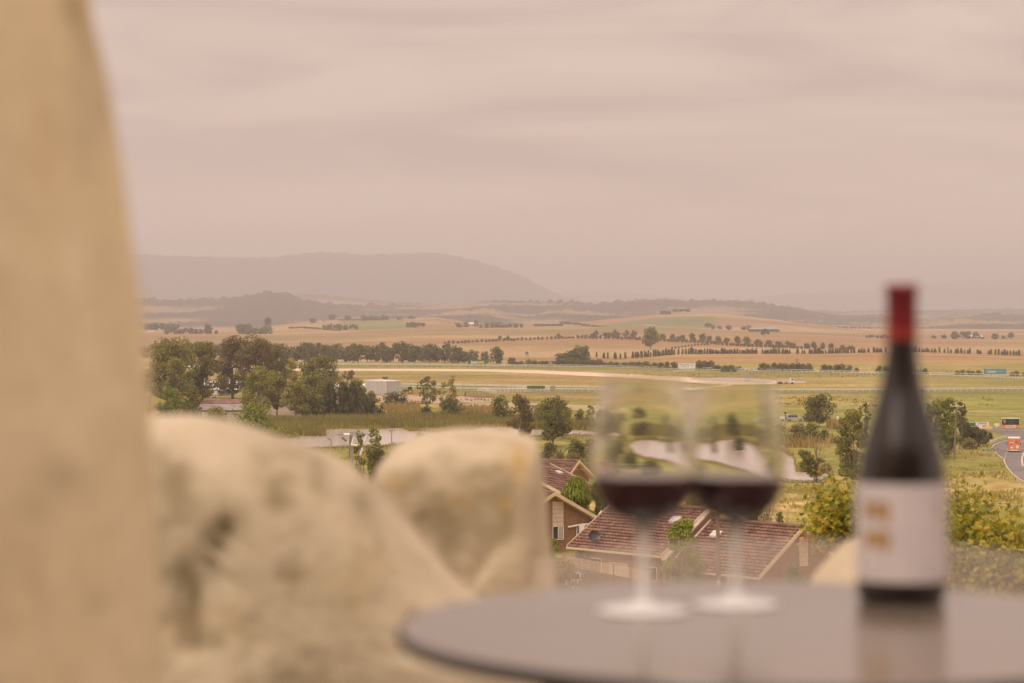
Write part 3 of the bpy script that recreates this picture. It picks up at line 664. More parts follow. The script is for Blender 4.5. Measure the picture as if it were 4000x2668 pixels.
# big pale steel shed
def bigshed():
    h = hit(1508, 1541); Y = h[1]; s = F/Y
    r = empty('steel_shed', h, 'large pale corrugated steel shed with a flat roof beside the green tractor', 'shed')
    A = (0,0); B = (56/s, 3.2); C = (-88/s, 8.5)   # near corner, right corner, left corner (x,y)
    D = (B[0]+C[0]+.3, B[1]+C[1]+5)
    Hh = 50/s; b = MB()
    P = [C, A, B, D]
    for (p, q) in zip(P, P[1:]+P[:1]):
        n = 24
        for k in range(n):                      # ribbed cladding
            t0, t1 = k/n, (k+1)/n; mx_ = (t0+t1)/2
            p0 = (p[0]+(q[0]-p[0])*t0, p[1]+(q[1]-p[1])*t0); p1 = (p[0]+(q[0]-p[0])*t1, p[1]+(q[1]-p[1])*t1); pm_ = (p[0]+(q[0]-p[0])*mx_, p[1]+(q[1]-p[1])*mx_-.12)
            b.add([(*p0,-.3),(*pm_,-.3),(*pm_,Hh),(*p0,Hh)], [(0,1,2,3)]); b.add([(*pm_,-.3),(*p1,-.3),(*p1,Hh),(*pm_,Hh)], [(0,1,2,3)])
    b.build('wall', M['shedgrey'], r)
    cx = sum(p[0] for p in P)/4; cy = sum(p[1] for p in P)/4
    Q = [(cx+(p[0]-cx)*1.03, cy+(p[1]-cy)*1.03) for p in P]
    b = MB(); b.add([(*q, Hh+.02) for q in Q]+[(Q[0][0],Q[0][1],Hh+.45),(Q[1][0],Q[1][1],Hh+.3),(Q[2][0],Q[2][1],Hh+.3),(Q[3][0],Q[3][1],Hh+.45)], [(0,3,2,1),(4,5,6,7),(0,1,5,4),(1,2,6,5),(2,3,7,6),(3,0,4,7)])
    b.build('roof', M['whitemetal'], r)
    MB().tube([(0,-.35,0),(0,-.35,Hh)], .13, 6).build('downpipe', M['white'], r)
bigshed()
def ztower():
    h = hit(1504, 1526); s = F/h[1]
    r = empty('water_tank_hut', h, 'small square timber hut on legs rising behind the pale steel shed', 'hut')
    for a in (-.7,.7):
        for b_ in (-.7,.7): MB().box((a,b_,2), (.15,.15,4.4)).build('leg', M['timber'], r)
    MB().box((0,0,4.7), (2,2,1.8)).build('cabin', M['timber'], r); MB().box((.1,0,5.7), (2.6,2.6,.2)).build('roof', M['roofgrey'], r)
ztower()
shed('stable_block', 'long white-roofed stable block behind the brown gum trees on the left', 735, 945, 1488, 1522, 16, M['whitemetal'], M['whitemetal'], .55, openings=9)
shed('stable_block', 'second long white roof further back, seen through the left gums', 720, 935, 1424, 1440, 14, M['whitemetal'], M['whitemetal'], .5)
shed('stable_block', 'white roofed stable seen between the pale green gums and the steel shed', 1110, 1425, 1499, 1530, 14, M['shedgrey'], M['whitemetal'], .5, openings=6)
shed('stable_block', 'low brown-fronted stable wing just in front of the long white roof', 830, 935, 1514, 1532, 10, M['rust'], M['whitemetal'], .4, openings=5)
MBw = MB(); 
h = hit(868, 1546); s = F/h[1]; r = empty('green_fence_wall', h, 'plain grey green fence wall below the stable roofs', 'wall')
MB().box((0,0,9/s), (66/s,.3,18/s)).build('panel', mat('grey_green_panel', (.16,.17,.11), .8, (.14,.15,.1), .4), r); MB().box((0,0,18.4/s), (67/s,.4,.12)).build('cap', M['timber'], r)
shed('low_shed', 'low grey corrugated shed with a flat rusty roof behind the front bushes', 770, 1005, 1562, 1592, 12, M['roofgrey'], M['rust'], .3, openings=4)
shed('low_shed', 'grey brown low roof between the bushes, in front of the rusty shed', 788, 950, 1578, 1606, 14, M['rust'], M['roofgrey'], .7)
def carport(): pass
h = hit(838, 1555); s = F/h[1]; r = empty('horse_float', h, 'white horse float parked on the grass left of the brown gum', 'trailer')
MB().prism([(-1.3,.5),(1.3,.5),(1.3,2.3),(.8,2.6),(-1.3,2.6)], -.9, .9).build('body', M['carwhite'], r); MB().box((0,-.92,1.1), (2.6,.05,.25)).build('stripe', M['darksteel'], r)
for a in (-.4,.4): MB().tube([(a,-.98,.35),(a,-.75,.35)], .35, 12).build('wheel', M['black'], r)
h = hit(978, 1563)
def car(name, label, loc, rz, body, L_=4.7, Wd=1.85, Ht=1.75, suv=True, rack=False):
    r = empty(name, loc, label, 'car', rz=rz)
    l = L_/2; b0 = .32
    if suv: prof = [(-l,b0),(-l,.95),(-l+.05,1.05),(-l+.12,1.1),(l-1.35,1.1),(l-.2,1.0),(l,.85),(l,b0)]; cab = [(-l+.10,1.1),(-l+.30,Ht-.06),(-l+.5,Ht),(l-2.2,Ht),(l-1.3,1.1)]
    else: prof = [(-l,b0),(-l,.75),(-l+.3,.9),(-l+.9,.95),(l-1.2,.92),(l-.2,.75),(l,.6),(l,b0)]; cab = [(-l+.6,.93),(-l+1.2,Ht-.1),(-l+1.7,Ht),(l-2.3,Ht-.02),(l-1.2,.92)]
    MB().prism(prof, -Wd/2, Wd/2).build('body', body, r)
    c = MB().prism(cab, -Wd/2+.12, Wd/2-.12).build('cabin', body, r)
    zc = (cab[0][1]+Ht)/2+.02; x0, x1 = cab[0][0]+.35, cab[-1][0]-.45; n = 3
    for sd in (-1,1):
        for k in range(n):
            a = x0+(x1-x0)*k/n+.05; q = x0+(x1-x0)*(k+1)/n-.05
            MB().box(((a+q)/2, sd*(Wd/2-.115), zc), (q-a,.03,(Ht-cab[0][1])*.62)).build('window', M['glassdark'], c)
    MB().add([(cab[-2][0]+.12,-Wd/2+.2,Ht-.1),(cab[-2][0]+.12,Wd/2-.2,Ht-.1),(cab[-1][0]+.03,Wd/2-.2,cab[-1][1]+.06),(cab[-1][0]+.03,-Wd/2+.2,cab[-1][1]+.06)], [(0,1,2,3)]).build('windscreen', M['glassdark'], c)
    for a in (-l+.85, l-.9):
        for sd in (-1,1):
            wl = MB().tube([(a,sd*(Wd/2-.2),.36),(a,sd*(Wd/2+.03),.36)], .37, 16).build('wheel', M['black'], r)
            MB().tube([(a,sd*(Wd/2+.01),.36),(a,sd*(Wd/2+.05),.36)], .2, 12).build('rim', M['steel'], wl)
    for sd in (-1,1): MB().box((l+.01,sd*.65,.78), (.05,.3,.16)).build('headlight', M['whitemetal'], r)
    MB().box((l+.04,0,.42), (.14,Wd,.2)).box((-l-.04,0,.45), (.14,Wd,.2)).build('bumper', M['darksteel'], r)
    if rack:
        b = MB(); [b.box((q,0,Ht+.1), (.06,Wd-.4,.05)) for q in (-1.2,-.3,.5)]; [b.box((-.35,sd*(Wd/2-.25),Ht+.08), (2,.05,.05)) for sd in (-1,1)]; b.build('roof_rack', M['darksteel'], r)
        MB().tube([(-l-.05,0,.95),(-l-.3,0,.95)], .36, 14).build('spare_wheel', M['black'], r)
    return r
car('parked_car', 'white car parked beneath the pale gums left of the lake', hit(990,1562), .1, M['carwhite'], suv=False, Ht=1.45)
car('off_road_car', 'silver four wheel drive with a roof rack parked left of the big paddock gum', hit(3105,1646), 0, M['silver'], 4.9, 1.9, 1.9, rack=True)
car('parked_car', 'white hatchback parked in front of the lattice fence', (*W(2228,2330,150)[:2], 11.75), pi, M['carwhite'], 4.3, 1.8, 1.5, suv=False)
# trailer with dark gear
h = hit(3056, 1645); r = empty('box_trailer', h, 'small white box trailer behind the silver four wheel drive', 'trailer')
MB().box((0,0,.95), (1.5,1.5,.85)).build('box', M['carwhite'], r); MB().box((1.1,0,.55), (1,.1,.1)).box((0,0,.5), (1.5,1.5,.08)).build('chassis', M['darksteel'], r)
MB().tube([(0,-.85,.35),(0,-.68,.35)], .33, 12).build('wheel', M['black'], r)
p = empty('camera_crane', (h[0]+.9, h[1], h[2]), 'spindly black gear standing upright on the drawbar of the box trailer', 'equipment')
MB().tube([(0,0,.5),(0,0,1.9)], .12, 6).tube([(-.45,0,2.6),(-.1,0,2.0),(0,0,1.2),(.25,0,.9)], .1, 5).build('mast', M['black'], p); MB().box((.05,0,2.3), (.5,.4,.5)).box((-.35,0,2.5), (.25,.3,.2)).build('head', M['black'], p)

# tractor
def tractor():
    h = hit(1592, 1538); r = empty('tractor', h, 'green tractor with yellow wheels parked at the right end of the steel shed', 'tractor')
    MB().prism([(-1.9,.9),(.2,.8),(.2,1.7),(-1.8,1.55)], -.45, .45).build('bonnet', M['tractor'], r)
    c = MB().box((.9,0,1.5), (1.5,1.3,.6)).box((.9,0,2.75), (1.7,1.6,.14)).build('cab', M['tractor'], r)
    for a in (.2,1.6):
        for b_ in (-.6,.6): MB().box((a,b_,2.2), (.09,.09,1.0)).build('cab_post', M['black'], c)
    MB().box((.9,0,2.2), (1.35,1.1,.95)).build('cab_glass', M['glassdark'], c)
    for (x, rad, w_) in ((-1.4,.62,.4),(1.1,.92,.5)):
        for sd in (-1,1):
            wl = MB().tube([(x,sd*.65,rad),(x,sd*(.65+w_),rad)], rad, 18).build('wheel', M['black'], r)
            MB().tube([(x,sd*(.6+w_),rad),(x,sd*(.69+w_),rad)], rad*.58, 14).build('rim', M['yellowp'], wl)
    MB().tube([(-.9,.3,1.6),(-.9,.3,2.6)], .05, 6).build('exhaust', M['black'], r)
    MB().box((-2.9,0,.5), (.6,2.0,.7), ry=.3).tube([(-2.7,.6,.6),(-1.6,.6,1.3)], .08, 4).tube([(-2.7,-.6,.6),(-1.6,-.6,1.3)], .08, 4).build('loader', M['darksteel'], r)
tractor()
mb_fence('yard_gate', 'red and grey mesh gate panels in front of the tractor', [(1565,1541),(1590,1541),(1635,1540)], 1.3, 2, [.2,.5,.8,1.1,1.3], M['rust'], .09, .04, .06, cat='gate')

# sand piles and tanker
for k, (px, ww, hh) in enumerate([(3028,34,12),(3047,36,11),(3072,30,11)]):
    h = hit(px, 1500); s = F/h[1]; b = MB(); n = 18; prof = [(ww/s/2*(1-t)**.8+.01, hh/s*t**.9) for t in np.linspace(0,1,7)]
    b.lathe(prof, n); b.v = [(x*(1+.15*noise.noise((x,y,k*3.))), y, z*(1+.3*noise.noise((x*.8,y*.8,k*2.)))) for x, y, z in b.v]
    b.build('sand_pile', M['sand'], None, (h[0], h[1], h[2]-.02), smooth=True, label=['pale heap of sand at the left of three beside the white tipper truck','pale heap of sand in the middle of three beside the white tipper truck','pale heap of sand touching the cab of the white tipper truck'][k], cat='sand heap')
h = hit(3086, 1500.5); r = empty('tipper_truck', h, 'white tipper truck parked behind the sand heaps near the pond', 'truck')
MB().prism([(-.2,.7),(1.7,.7),(1.7,1.7),(1.45,2.7),(-.2,2.8)], -1.1, 1.1).build('cab', M['carwhite'], r); MB().box((.9,-1.12,2.1), (.9,.05,.7)).build('window', M['glassdark'], r)
MB().box((-3.2,0,1.3), (5.6,2.3,.2)).box((-3.2,-1.1,1.9), (5.6,.08,1.1)).box((-3.2,1.1,1.9), (5.6,.08,1.1)).box((-6,0,1.9), (.08,2.3,1.1)).build('tray', M['cream'], r)
for a in (.9,-4,-5.2): MB().tube([(a,-1.2,.5),(a,-.9,.5)], .5, 12).build('wheel', M['black'], r)
# farm buildings
shed('farmhouse', 'white two-gabled farmhouse among dark trees on the far left paddock', 640, 700, 1270, 1293, 14, M['whitemetal'], M['whitemetal'], .45, openings=5, chimney=False)
shed('farm_shed', 'small white shed left of the two-gabled farmhouse', 575, 602, 1282, 1296, 12, M['whitemetal'], M['whitemetal'], .35, door=True)
shed('farm_shed', 'long pale green farm shed on the dry hill right of centre', 2925, 3042, 1279, 1297, 18, M['greenmetal'], mat('pale_green_roof', (.34,.36,.29), .6, (.3,.32,.25), .2), .35, openings=6)
shed('hilltop_house', 'dark flat hilltop house beside the clipped row of hilltop trees', 2578, 2620, 1212, 1226, 12, M['darksteel'], M['darksteel'], .1, openings=4, Y=4560)
shed('farmhouse', 'low farmhouse with white window bays on the slope below the vineyard', 2085, 2200, 1259, 1272, 16, M['timber'], M['roofgrey'], .35, openings=8, Y=3960, verandah=True)
shed('farmhouse', 'cream farmhouse with a pale roof beside dark trees left of centre', 1830, 1872, 1266, 1281, 16, M['cream'], M['whitemetal'], .4, openings=4, Y=3950)
shed('farmhouse', 'long dark low farmhouse on the left hill crest between two trees', 1320, 1410, 1244, 1256, 14, M['timber'], M['roofgrey'], .35, openings=5, Y=4560)
shed('farmhouse', 'grey roofed homestead at the foot of the round vineyard hill', 2512, 2560, 1270, 1281, 14, M['cream'], M['roofgrey'], .6, openings=4, Y=3300)
shed('farmhouse', 'white-roofed farmhouse half hidden by dark pines near the right edge', 3770, 3835, 1311, 1322, 12, M['timber'], M['whitemetal'], .5, openings=4, Y=3300)
shed('farmhouse', 'tiny pale homestead with trees on the right skyline of the dry paddock', 3262, 3312, 1275, 1285, 12, M['cream'], M['roofgrey'], .4, openings=5, Y=4600)

# ================================================================== NEAR HOUSES
def tiles(name, EL, ER, RR, RL, parent, m, gauge=.34, tw=.33):
    """tiled slope: eave left/right, ridge right/left (local points). Every course laps the one below."""
    EL, ER, RR, RL = map(Vector, (EL, ER, RR, RL)); nrm = (ER-EL).cross(RL-EL).normalized()
    if nrm.z < 0: nrm = -nrm
    n = max(2, int(((RL-EL).length+(RR-ER).length)/2/gauge)); b = MB()
    for k in range(n):
        t0, t1 = k/n, (k+1)/n
        a0, a1 = EL.lerp(RL, t0), ER.lerp(RR, t0); c0, c1 = EL.lerp(RL, t1), ER.lerp(RR, t1)
        mm = max(1, int((a1-a0).length/tw))
        for j in range(mm):
            s0, s1 = j/mm, (j+1)/mm; sm = (s0+s1)/2
            tint = R.random(); hi = nrm*.10; mid = nrm*.15; lo = nrm*.012
            A, B_, Cc = a0.lerp(a1, s0), a0.lerp(a1, sm), a0.lerp(a1, s1); D, E = c0.lerp(c1, s0), c0.lerp(c1, s1); Mi = c0.lerp(c1, sm)
            b.add([A+hi*.7, B_+mid, Cc+hi*.7, E+lo, Mi+lo*3, D+lo, A, Cc], [(0,1,4,5),(1,2,3,4),(6,7,2,1,0)], 0, tint)
    return b.build(name, m, parent)
def slab(b, pts, th):
    """thin slab under four points"""
    pts = [Vector(p) for p in pts]; n = (pts[1]-pts[0]).cross(pts[3]-pts[0]).normalized(); n = n if n.z > 0 else -n
    return b.add([p-n*.01 for p in pts]+[p-n*th for p in pts], [(0,1,2,3),(7,6,5,4),(0,4,5,1),(1,5,6,2),(2,6,7,3),(3,7,4,0)])
def beam(b, a, c, w_, h_):
    a, c = Vector(a), Vector(c); d = (c-a); u = d.normalized(); s = Vector((u.y, -u.x, 0)).normalized()*w_/2; up = Vector((0,0,h_/2))
    v = [a-s-up, a+s-up, a+s+up, a-s+up, c-s-up, c+s-up, c+s+up, c-s+up]
    return b.add(v, [(0,1,2,3),(7,6,5,4),(0,4,5,1),(1,5,6,2),(2,6,7,3),(3,7,4,0)])
def house(name, label, G, rdir, L_, w1, w2, d1, d2, gz, cut=0, wallm=None, panel=None, both_gables=True, overh=.45):
    """gabled house. G: ridge end nearest the viewer, rdir: ridge direction (unit xy), w1/w2 run of slope, d1/d2 drop.
    slope 1 lies on the side of p1 = clockwise perpendicular."""
    r = empty(name, (G[0], G[1], gz), label, 'house')
    rx, ry = rdir; p1 = (ry*-1, rx)      # left perpendicular
    if p1[1] > 0: p1 = (-p1[0], -p1[1])  # slope 1 faces the viewer
    zt = G[2]-gz
    def pt(s, w_, z): return (rx*s+p1[0]*w_, ry*s+p1[1]*w_, z)
    rf = MB(); slab(rf, [pt(0,w1,zt-d1), pt(L_,w1,zt-d1), pt(L_,0,zt), pt(0,0,zt)], .12); slab(rf, [pt(0,0,zt), pt(L_,0,zt), pt(L_,-w2,zt-d2), pt(0,-w2,zt-d2)], .12)
    roof = rf.build('roof', M['trim'], r)
    if rx*1 < 0 or ry < 0 or True:
        tiles('tiles', pt(0,w1,zt-d1), pt(L_,w1,zt-d1), pt(L_,0,zt), pt(0,0,zt), roof, M['tile'])
        tiles('tiles', pt(0,-w2,zt-d2), pt(L_,-w2,zt-d2), pt(L_,0,zt), pt(0,0,zt), roof, M['tile'])
    rc = MB(); nn = int(L_/.42)
    for k in range(nn):
        a = pt(L_*k/nn, 0, zt+.10); c = pt(L_*(k+1)/nn-.015, 0, zt+.10+.03); rc.tube([a, c], .13, 8)
    rc.build('ridge_capping', M['tile'], roof)
    for s in ((-.06, L_+.06) if both_gables else (-.06,)):
        bg = MB(); beam(bg, pt(s,-.0,zt+.03), pt(s,w1+.05,zt-d1-.03), .05, .30); bg.build('barge_board', M['trim'], roof)
        bg = MB(); beam(bg, pt(s,0,zt+.03), pt(s,-w2-.05,zt-d2-.03), .05, .30); bg.build('barge_board', M['trim'], roof)
    gt = MB(); beam(gt, pt(-.05,w1+.07,zt-d1-.06), pt(L_+.05,w1+.07,zt-d1-.06), .12, .14); gt.build('gutter', M['trim'], roof)
    gt = MB(); beam(gt, pt(-.05,-w2-.07,zt-d2-.06), pt(L_+.05,-w2-.07,zt-d2-.06), .12, .14); gt.build('gutter', M['trim'], roof)
    o1 = w1-overh; o2 = w2-overh; za = zt-d1*o1/w1-.14; zb = zt-d2*o2/w2-.14; i = .5
    wl = MB(); prof = [(o1, -1), (o1, za), (0, zt-.14), (-o2, zb), (-o2, -1)]
    v = [pt(i, q[0], q[1]) for q in prof]+[pt(L_-i, q[0], q[1]) for q in prof]; n = 5
    wl.add(v, [(0,1,2,3,4),(9,8,7,6,5)]+[(a, a+5, (a+1)%5+5, (a+1)%5) for a in range(5)])
    wl.build('wall', wallm or M['brick'], r)
    return r, pt, zt
# right house of the brick terrace (nearest) and its left neighbour
rd = (-.71, .71)
hr, pt, zt = house('brick_house', 'brick house with red brown tiled gable roof, right of the timber power pole', (19.2, 150, 16.1), rd, 8.0, 4.6, 4.2, 2.9, 2.6, 11.0)
def gable_panel(parent, pt, zt, d, w0, w1_, z0, i=.5):
    b = MB(); m_ = 6
    for k in range(m_):
        za = z0+(zt-.62-z0)*k/m_; zb = z0+(zt-.62-z0)*(k+1)/m_-.02
        b.add([pt(i-.05,w0,za), pt(i-.05,w1_,za), pt(i-.02,w1_,zb if k < m_-1 else zb-.1), pt(i-.02,w0,zb)], [(0,1,2,3)])
    return b.build('gable_panel', M['cream'], parent)
gable_panel(hr, pt, zt, 0, -.2, -1.15, 2.5)
# chimney-like brick party wall with stone coping
pw = MB(); q0 = 7.85
for sg, ww, dd in ((1,4.7,2.95),(-1,4.2,2.6)):
    P = [pt(q0,0,zt+.65), pt(q0,sg*ww,zt-dd+.55), pt(q0,sg*ww,zt-dd-1), pt(q0,0,zt-1)]; P2 = [pt(q0+.28,*(a)) for a in ((0,zt+.65),(sg*ww,zt-dd+.55),(sg*ww,zt-dd-1),(0,zt-1))]
    pw.add(P+P2, [(0,1,2,3),(7,6,5,4),(0,4,5,1),(1,5,6,2),(2,6,7,3)])
wp = pw.build('party_wall', M['brick'], hr)
cp = MB(); beam(cp, pt(q0+.14,0,zt+.72), pt(q0+.14,4.75,zt-2.95+.60), .42, .12); beam(cp, pt(q0+.14,0,zt+.72), pt(q0+.14,-4.2,zt-2.6+.60), .42, .12); cp.build('coping', M['concrete'], wp)
fl = MB(); beam(fl, pt(q0-.05,.1,zt+.06), pt(q0-.05,4.6,zt-2.8), .10, .10); fl.build('flashing', M['whitemetal'], wp)
def skylight(parent, pt, zt, s, w_, w1, d1, sz=(.78,.5)):
    b = MB(); f = lambda a, c, o: Vector(pt(a, c, zt-d1*c/w1+o))
    P = [(s-sz[0]/2,w_-sz[1]/2),(s+sz[0]/2,w_-sz[1]/2),(s+sz[0]/2,w_+sz[1]/2),(s-sz[0]/2,w_+sz[1]/2)]
    b.add([f(a,c,.05) for a,c in P]+[f(a,c,.2) for a,c in P], [(4,5,6,7),(0,1,5,4),(1,2,6,5),(2,3,7,6),(3,0,4,7)])
    return b.build('skylight', M['skylight'], parent)
skylight(hr, pt, zt, 6.3, 1.35, 4.6, 2.9)
MB().tube([pt(7.3,.6,zt-.4), pt(7.3,.6,zt+1.0)], .045, 8).tube([pt(7.3,.6,zt-.2), pt(7.3,.6,zt-.0)], .16, 8).build('vent_pipe', M['rust'], hr)
MB().tube([pt(2.4,4.8,zt-3.0), pt(2.4,4.8,0)], .05, 6).build('downpipe', M['trim'], hr)
hl, pt2, zt2 = house('brick_house', 'brick house with long tiled roof and two skylights, left of the timber power pole', (19.2-.71*8.25, 150+.71*8.25, 16.75), rd, 8.6, 4.7, 4.2, 2.75, 2.6, 11.0)
skylight(hl, pt2, zt2, 1.7, 1.3, 4.7, 2.75); 
MB().tube([pt2(.9,.5,zt2-.3), pt2(.9,.5,zt2+.85)], .06, 8).tube([pt2(.9,.5,zt2-.25), pt2(.9,.5,zt2-.05)], .17, 8).build('vent_pipe', M['rust'], hl)
MB().tube([pt2(3.9,1.9,zt2-1.1), pt2(3.9,1.9,zt2+.1)], .025, 6).lathe([(.2,0),(.2,.08),(.02,.12)], 12, c=pt2(3.9,1.9,zt2-1.02)).build('aerial', M['steel'], hl)
for s, ww, hh, zz, mm in ((1.4,1.3,1.3,1.2,'glassdark'),(4.2,1.7,1.5,1.1,'cream'),(6.4,1.2,1.9,1.0,'glassdark'),(7.6,.5,2.0,1.0,'cream')):
    b = MB(); f = lambda a, z, o: pt2(a, 4.25+o, z)
    b.add([f(s-ww/2,zz,.02), f(s+ww/2,zz,.02), f(s+ww/2,zz+hh*.7,.02), f(s-ww/2,zz+hh*.7,.02)], [(0,1,2,3)])
    wn = b.build('window', M[mm], hl)
    fr = MB()
    for (a, c) in (((s-ww/2,zz),(s+ww/2,zz)),((s+ww/2,zz),(s+ww/2,zz+hh*.7)),((s+ww/2,zz+hh*.7),(s-ww/2,zz+hh*.7)),((s-ww/2,zz+hh*.7),(s-ww/2,zz))):
        fr.tube([f(a[0],a[1],.05), f(c[0],c[1],.05)], .05, 4)
    fr.build('frame', M['trim'], wn)
dish = empty('satellite_dish', W(2320, 2112, 157), 'dark round satellite dish at the eave of the long tiled roof', 'satellite dish')
b = MB(); pr = [(.02+.42*t, .16*t*t) for t in np.linspace(0,1,7)]; b.lathe(pr+[(r_*.98, z_-.02) for r_, z_ in pr[::-1]], 20)
o = b.build('reflector', M['darksteel'], dish, (0,0,.25)); o.rotation_euler = (math.radians(62), math.radians(35), 0)
MB().tube([(0,0,-.7),(0,.02,.2)], .04, 6).build('mast', M['steel'], dish); MB().tube([(0,0,.1),(.35,-.35,.2)], .02, 5).box((.36,-.36,.22),(.08,.08,.12)).build('feed_arm', M['steel'], dish)
# left gable house
hc, pt3, zt3 = house('brick_house', 'brick gable house with cream boarded centre panel and an air conditioner', (168/F*185, 185, 15.64), (-.6,.8), 9, 4.5, 4.5, 2.24, 2.24, 11.1)
gable_panel(hc, pt3, zt3, 0, -.1, -1.25, 1.88)
def gquad(w0, w1_, z0, z1, o, m, name, par, pf=pt3, i=.5): return MB().add([pf(i-o,w0,z0), pf(i-o,w1_,z0), pf(i-o,w1_,z1), pf(i-o,w0,z1)], [(0,1,2,3)]).build(name, m, par)
wn = gquad(-.12, -1.22, .75, 1.84, .04, M['glassdark'], 'window', hc)
fr = MB()
for q in (-.12,-.67,-1.22): beam(fr, pt3(.44,q,.75), pt3(.44,q-.001,1.84), .06, .06) if False else fr.tube([pt3(.43,q,.75), pt3(.43,q,1.84)], .035, 4)
for z_ in (.75,1.84): fr.tube([pt3(.43,-.12,z_), pt3(.43,-1.22,z_)], .035, 4)
fr.build('frame', M['whitemetal'], wn)
gquad(-.68, -1.18, .82, 1.8, .055, mat('window_blind', (.45,.40,.34), .8, (.38,.33,.28), 3), 'blind', wn)
ac = MB(); c0 = Vector(pt3(.05,-3.1,1.6)); ang = math.atan2(.6,.8)
ac.box(tuple(c0), (.86,.36,.70), ang); aco = ac.build('air_conditioner', M['white'], hc)
fan = MB(); nrm_ = Vector((.6,-.8,0)); side = Vector((.8,.6,0)); ctr = c0+nrm_*.185+side*.12
for rr in (.27,.2,.13,.06): fan.tube([ctr+(side*math.cos(a)+Vector((0,0,1))*math.sin(a))*rr for a in np.linspace(0,2*pi,17)], .012, 4)
fan.lathe([(.001,0),(.28,0)], 20); fan.v = fan.v[:-40]+[tuple(ctr+nrm_*-.003+(side*math.cos(2*pi*(k%20)/20)+Vector((0,0,1))*math.sin(2*pi*(k%20)/20))*(.001 if k < 20 else .28)) for k in range(40)]
fan.build('fan_grille', M['darksteel'], aco)
MB().tube([pt3(.42,-1.7,1.72), pt3(.38,-2.1,1.76), pt3(.3,-2.7,1.85)], .07, 8).build('pipe', M['white'], hc)
MB().tube([pt3(.44,-2.62,1.8), pt3(.44,-2.62,.9)], .05, 4).build('bracket', M['white'], hc)
# far pair of roofs
hd, pt4, zt4 = house('brick_house', 'brown tiled roof with a long white barge board and one skylight, beside the shrubs', (143/F*225, 225, 15.5), (-.52,-.85), 7, 5.4, 5.4, 2.15, 2.15, 9.3)
skylight(hd, lambda s,w_,z: pt4(s,w_,z), zt4, 1.3, 2.0, 5.4, 2.15)
he, pt5, zt5 = house('brick_house', 'furthest brown tiled roof, plain, in front of the rounded shrubs', (262/F*238, 238, 14.9), (-.93,.36), 9, 5.4, 5.0, 2.2, 2.0, 8.6)

# garden lamp
h = (349/F*178, 178, 11.2); r = empty('garden_lamp', h, 'white victorian style garden lamp between the two nearest roofs', 'lamp post')
zt_ = 30+slope(1992)*178-11.2; MB().tube([(0,0,0),(0,0,zt_-.75)], .07, 10).lathe([(.07,0),(.13,.05),(.07,.12)], 10, c=(0,0,zt_-1.2)).build('post', M['white'], r)
MB().lathe([(.02,0),(.23,.0),(.03,.25),(.0,.32)], 6, c=(0,0,zt_-.3)).build('cap', M['white'], r)
MB().lathe([(.1,0),(.2,.42)], 6, c=(0,0,zt_-.72)).build('lantern', mat('lantern_glass', (.45,.42,.38), .2, (.35,.32,.3), 4), r)
MB().lathe([(.14,0),(.14,.06),(.09,.08)], 8, c=(0,0,zt_-.8)).build('gallery', M['white'], r)

# lattice fence in front of the left-hand roof
def lattice():
    A = Vector(W(2205, 2172, 152)); B = Vector(W(2540, 2232, 139)); gz = 11.6
    r = empty('lattice_fence', (A.x, A.y, gz), 'timber fence topped with square lattice running down to the bright garden tree', 'fence')
    A0 = Vector((0,0,A.z-gz)); D = Vector((B.x-A.x, B.y-A.y, B.z-A.z)); Ln = D.length; b = MB(); n = int(Ln/.14)
    for k in range(n+1): p = A0+D*(k/n); b.tube([p, p-Vector((0,0,.62))], .018, 4, caps=False)
    for q in range(5): p = A0-Vector((0,0,.62*q/4)); b.tube([p, p+D], .018, 4, caps=False)
    b.build('lattice', M['cream'], r)
    b = MB(); n = int(Ln/.16)
    for k in range(n):
        p = A0+D*((k+.5)/n)-Vector((0,0,1.35)); b.box(tuple(p), (.15,.03,1.4), math.atan2(D.y, D.x))
    b.build('palings', M['timber'], r)
    for k in range(6): p = A0+D*(k/5); MB().box((p.x,p.y+.06,p.z/2), (.11,.11,p.z+.1)).build('post', M['timber'], r)
lattice()
h = W(2222, 2212, 149); r = empty('parking_sign', (h[0], h[1], 11.6), 'small white sign on a post at the left end of the lattice fence', 'sign')
MB().box((0,0,h[2]-11.6+.05), (.24,.03,.5)).build('panel', M['white'], r); MB().tube([(0,.03,0),(0,.03,h[2]-11.6)], .03, 6).build('post', M['steel'], r)
MB().tube([(-.05,-.02,h[2]-11.6+.2),(.03,-.02,h[2]-11.6+.16),(-.03,-.02,h[2]-11.6+.1),(.05,-.02,h[2]-11.6+.02)], .012, 4).build('symbol', M['darksteel'], r); MB().box((0,-.018,h[2]-11.6-.05), (.16,.008,.03)).box((0,-.018,h[2]-11.6-.12), (.16,.008,.03)).build('small_print', M['darksteel'], r)
h = W(2245, 2160, 160); r = empty('paling_fence', (h[0], h[1], 11.4), 'horizontal slat timber fence below the air conditioner', 'fence')
MB().box((0,0,1.2), (4,.05,.14)).box((0,0,1.4), (4,.05,.14)).box((0,0,1.6), (4,.05,.14)).box((0,0,1.0), (4,.05,.14)).box((0,0,.8), (4,.05,.14)).build('slats', M['timber'], r)
for q in (-1.9,-.6,.6,1.9): MB().box((q,.06,.85), (.1,.08,1.9)).build('post', M['timber'], r)

# ================================================================== POLES AND WIRES
def wire(name, label, a, c, sag, rad, group=None, n=24):
    a, c = Vector(a), Vector(c); pts = [a.lerp(c, k/n)-Vector((0,0,sag*4*(k/n)*(1-k/n))) for k in range(n+1)]
    o = MB().tube(pts, rad, 4).build(name, M['cable'], None); tag(o, label, 'wire', group); return o
M['cable'] = mat('aluminium_cable', (.45,.40,.36), .5, (.38,.34,.3), 1)
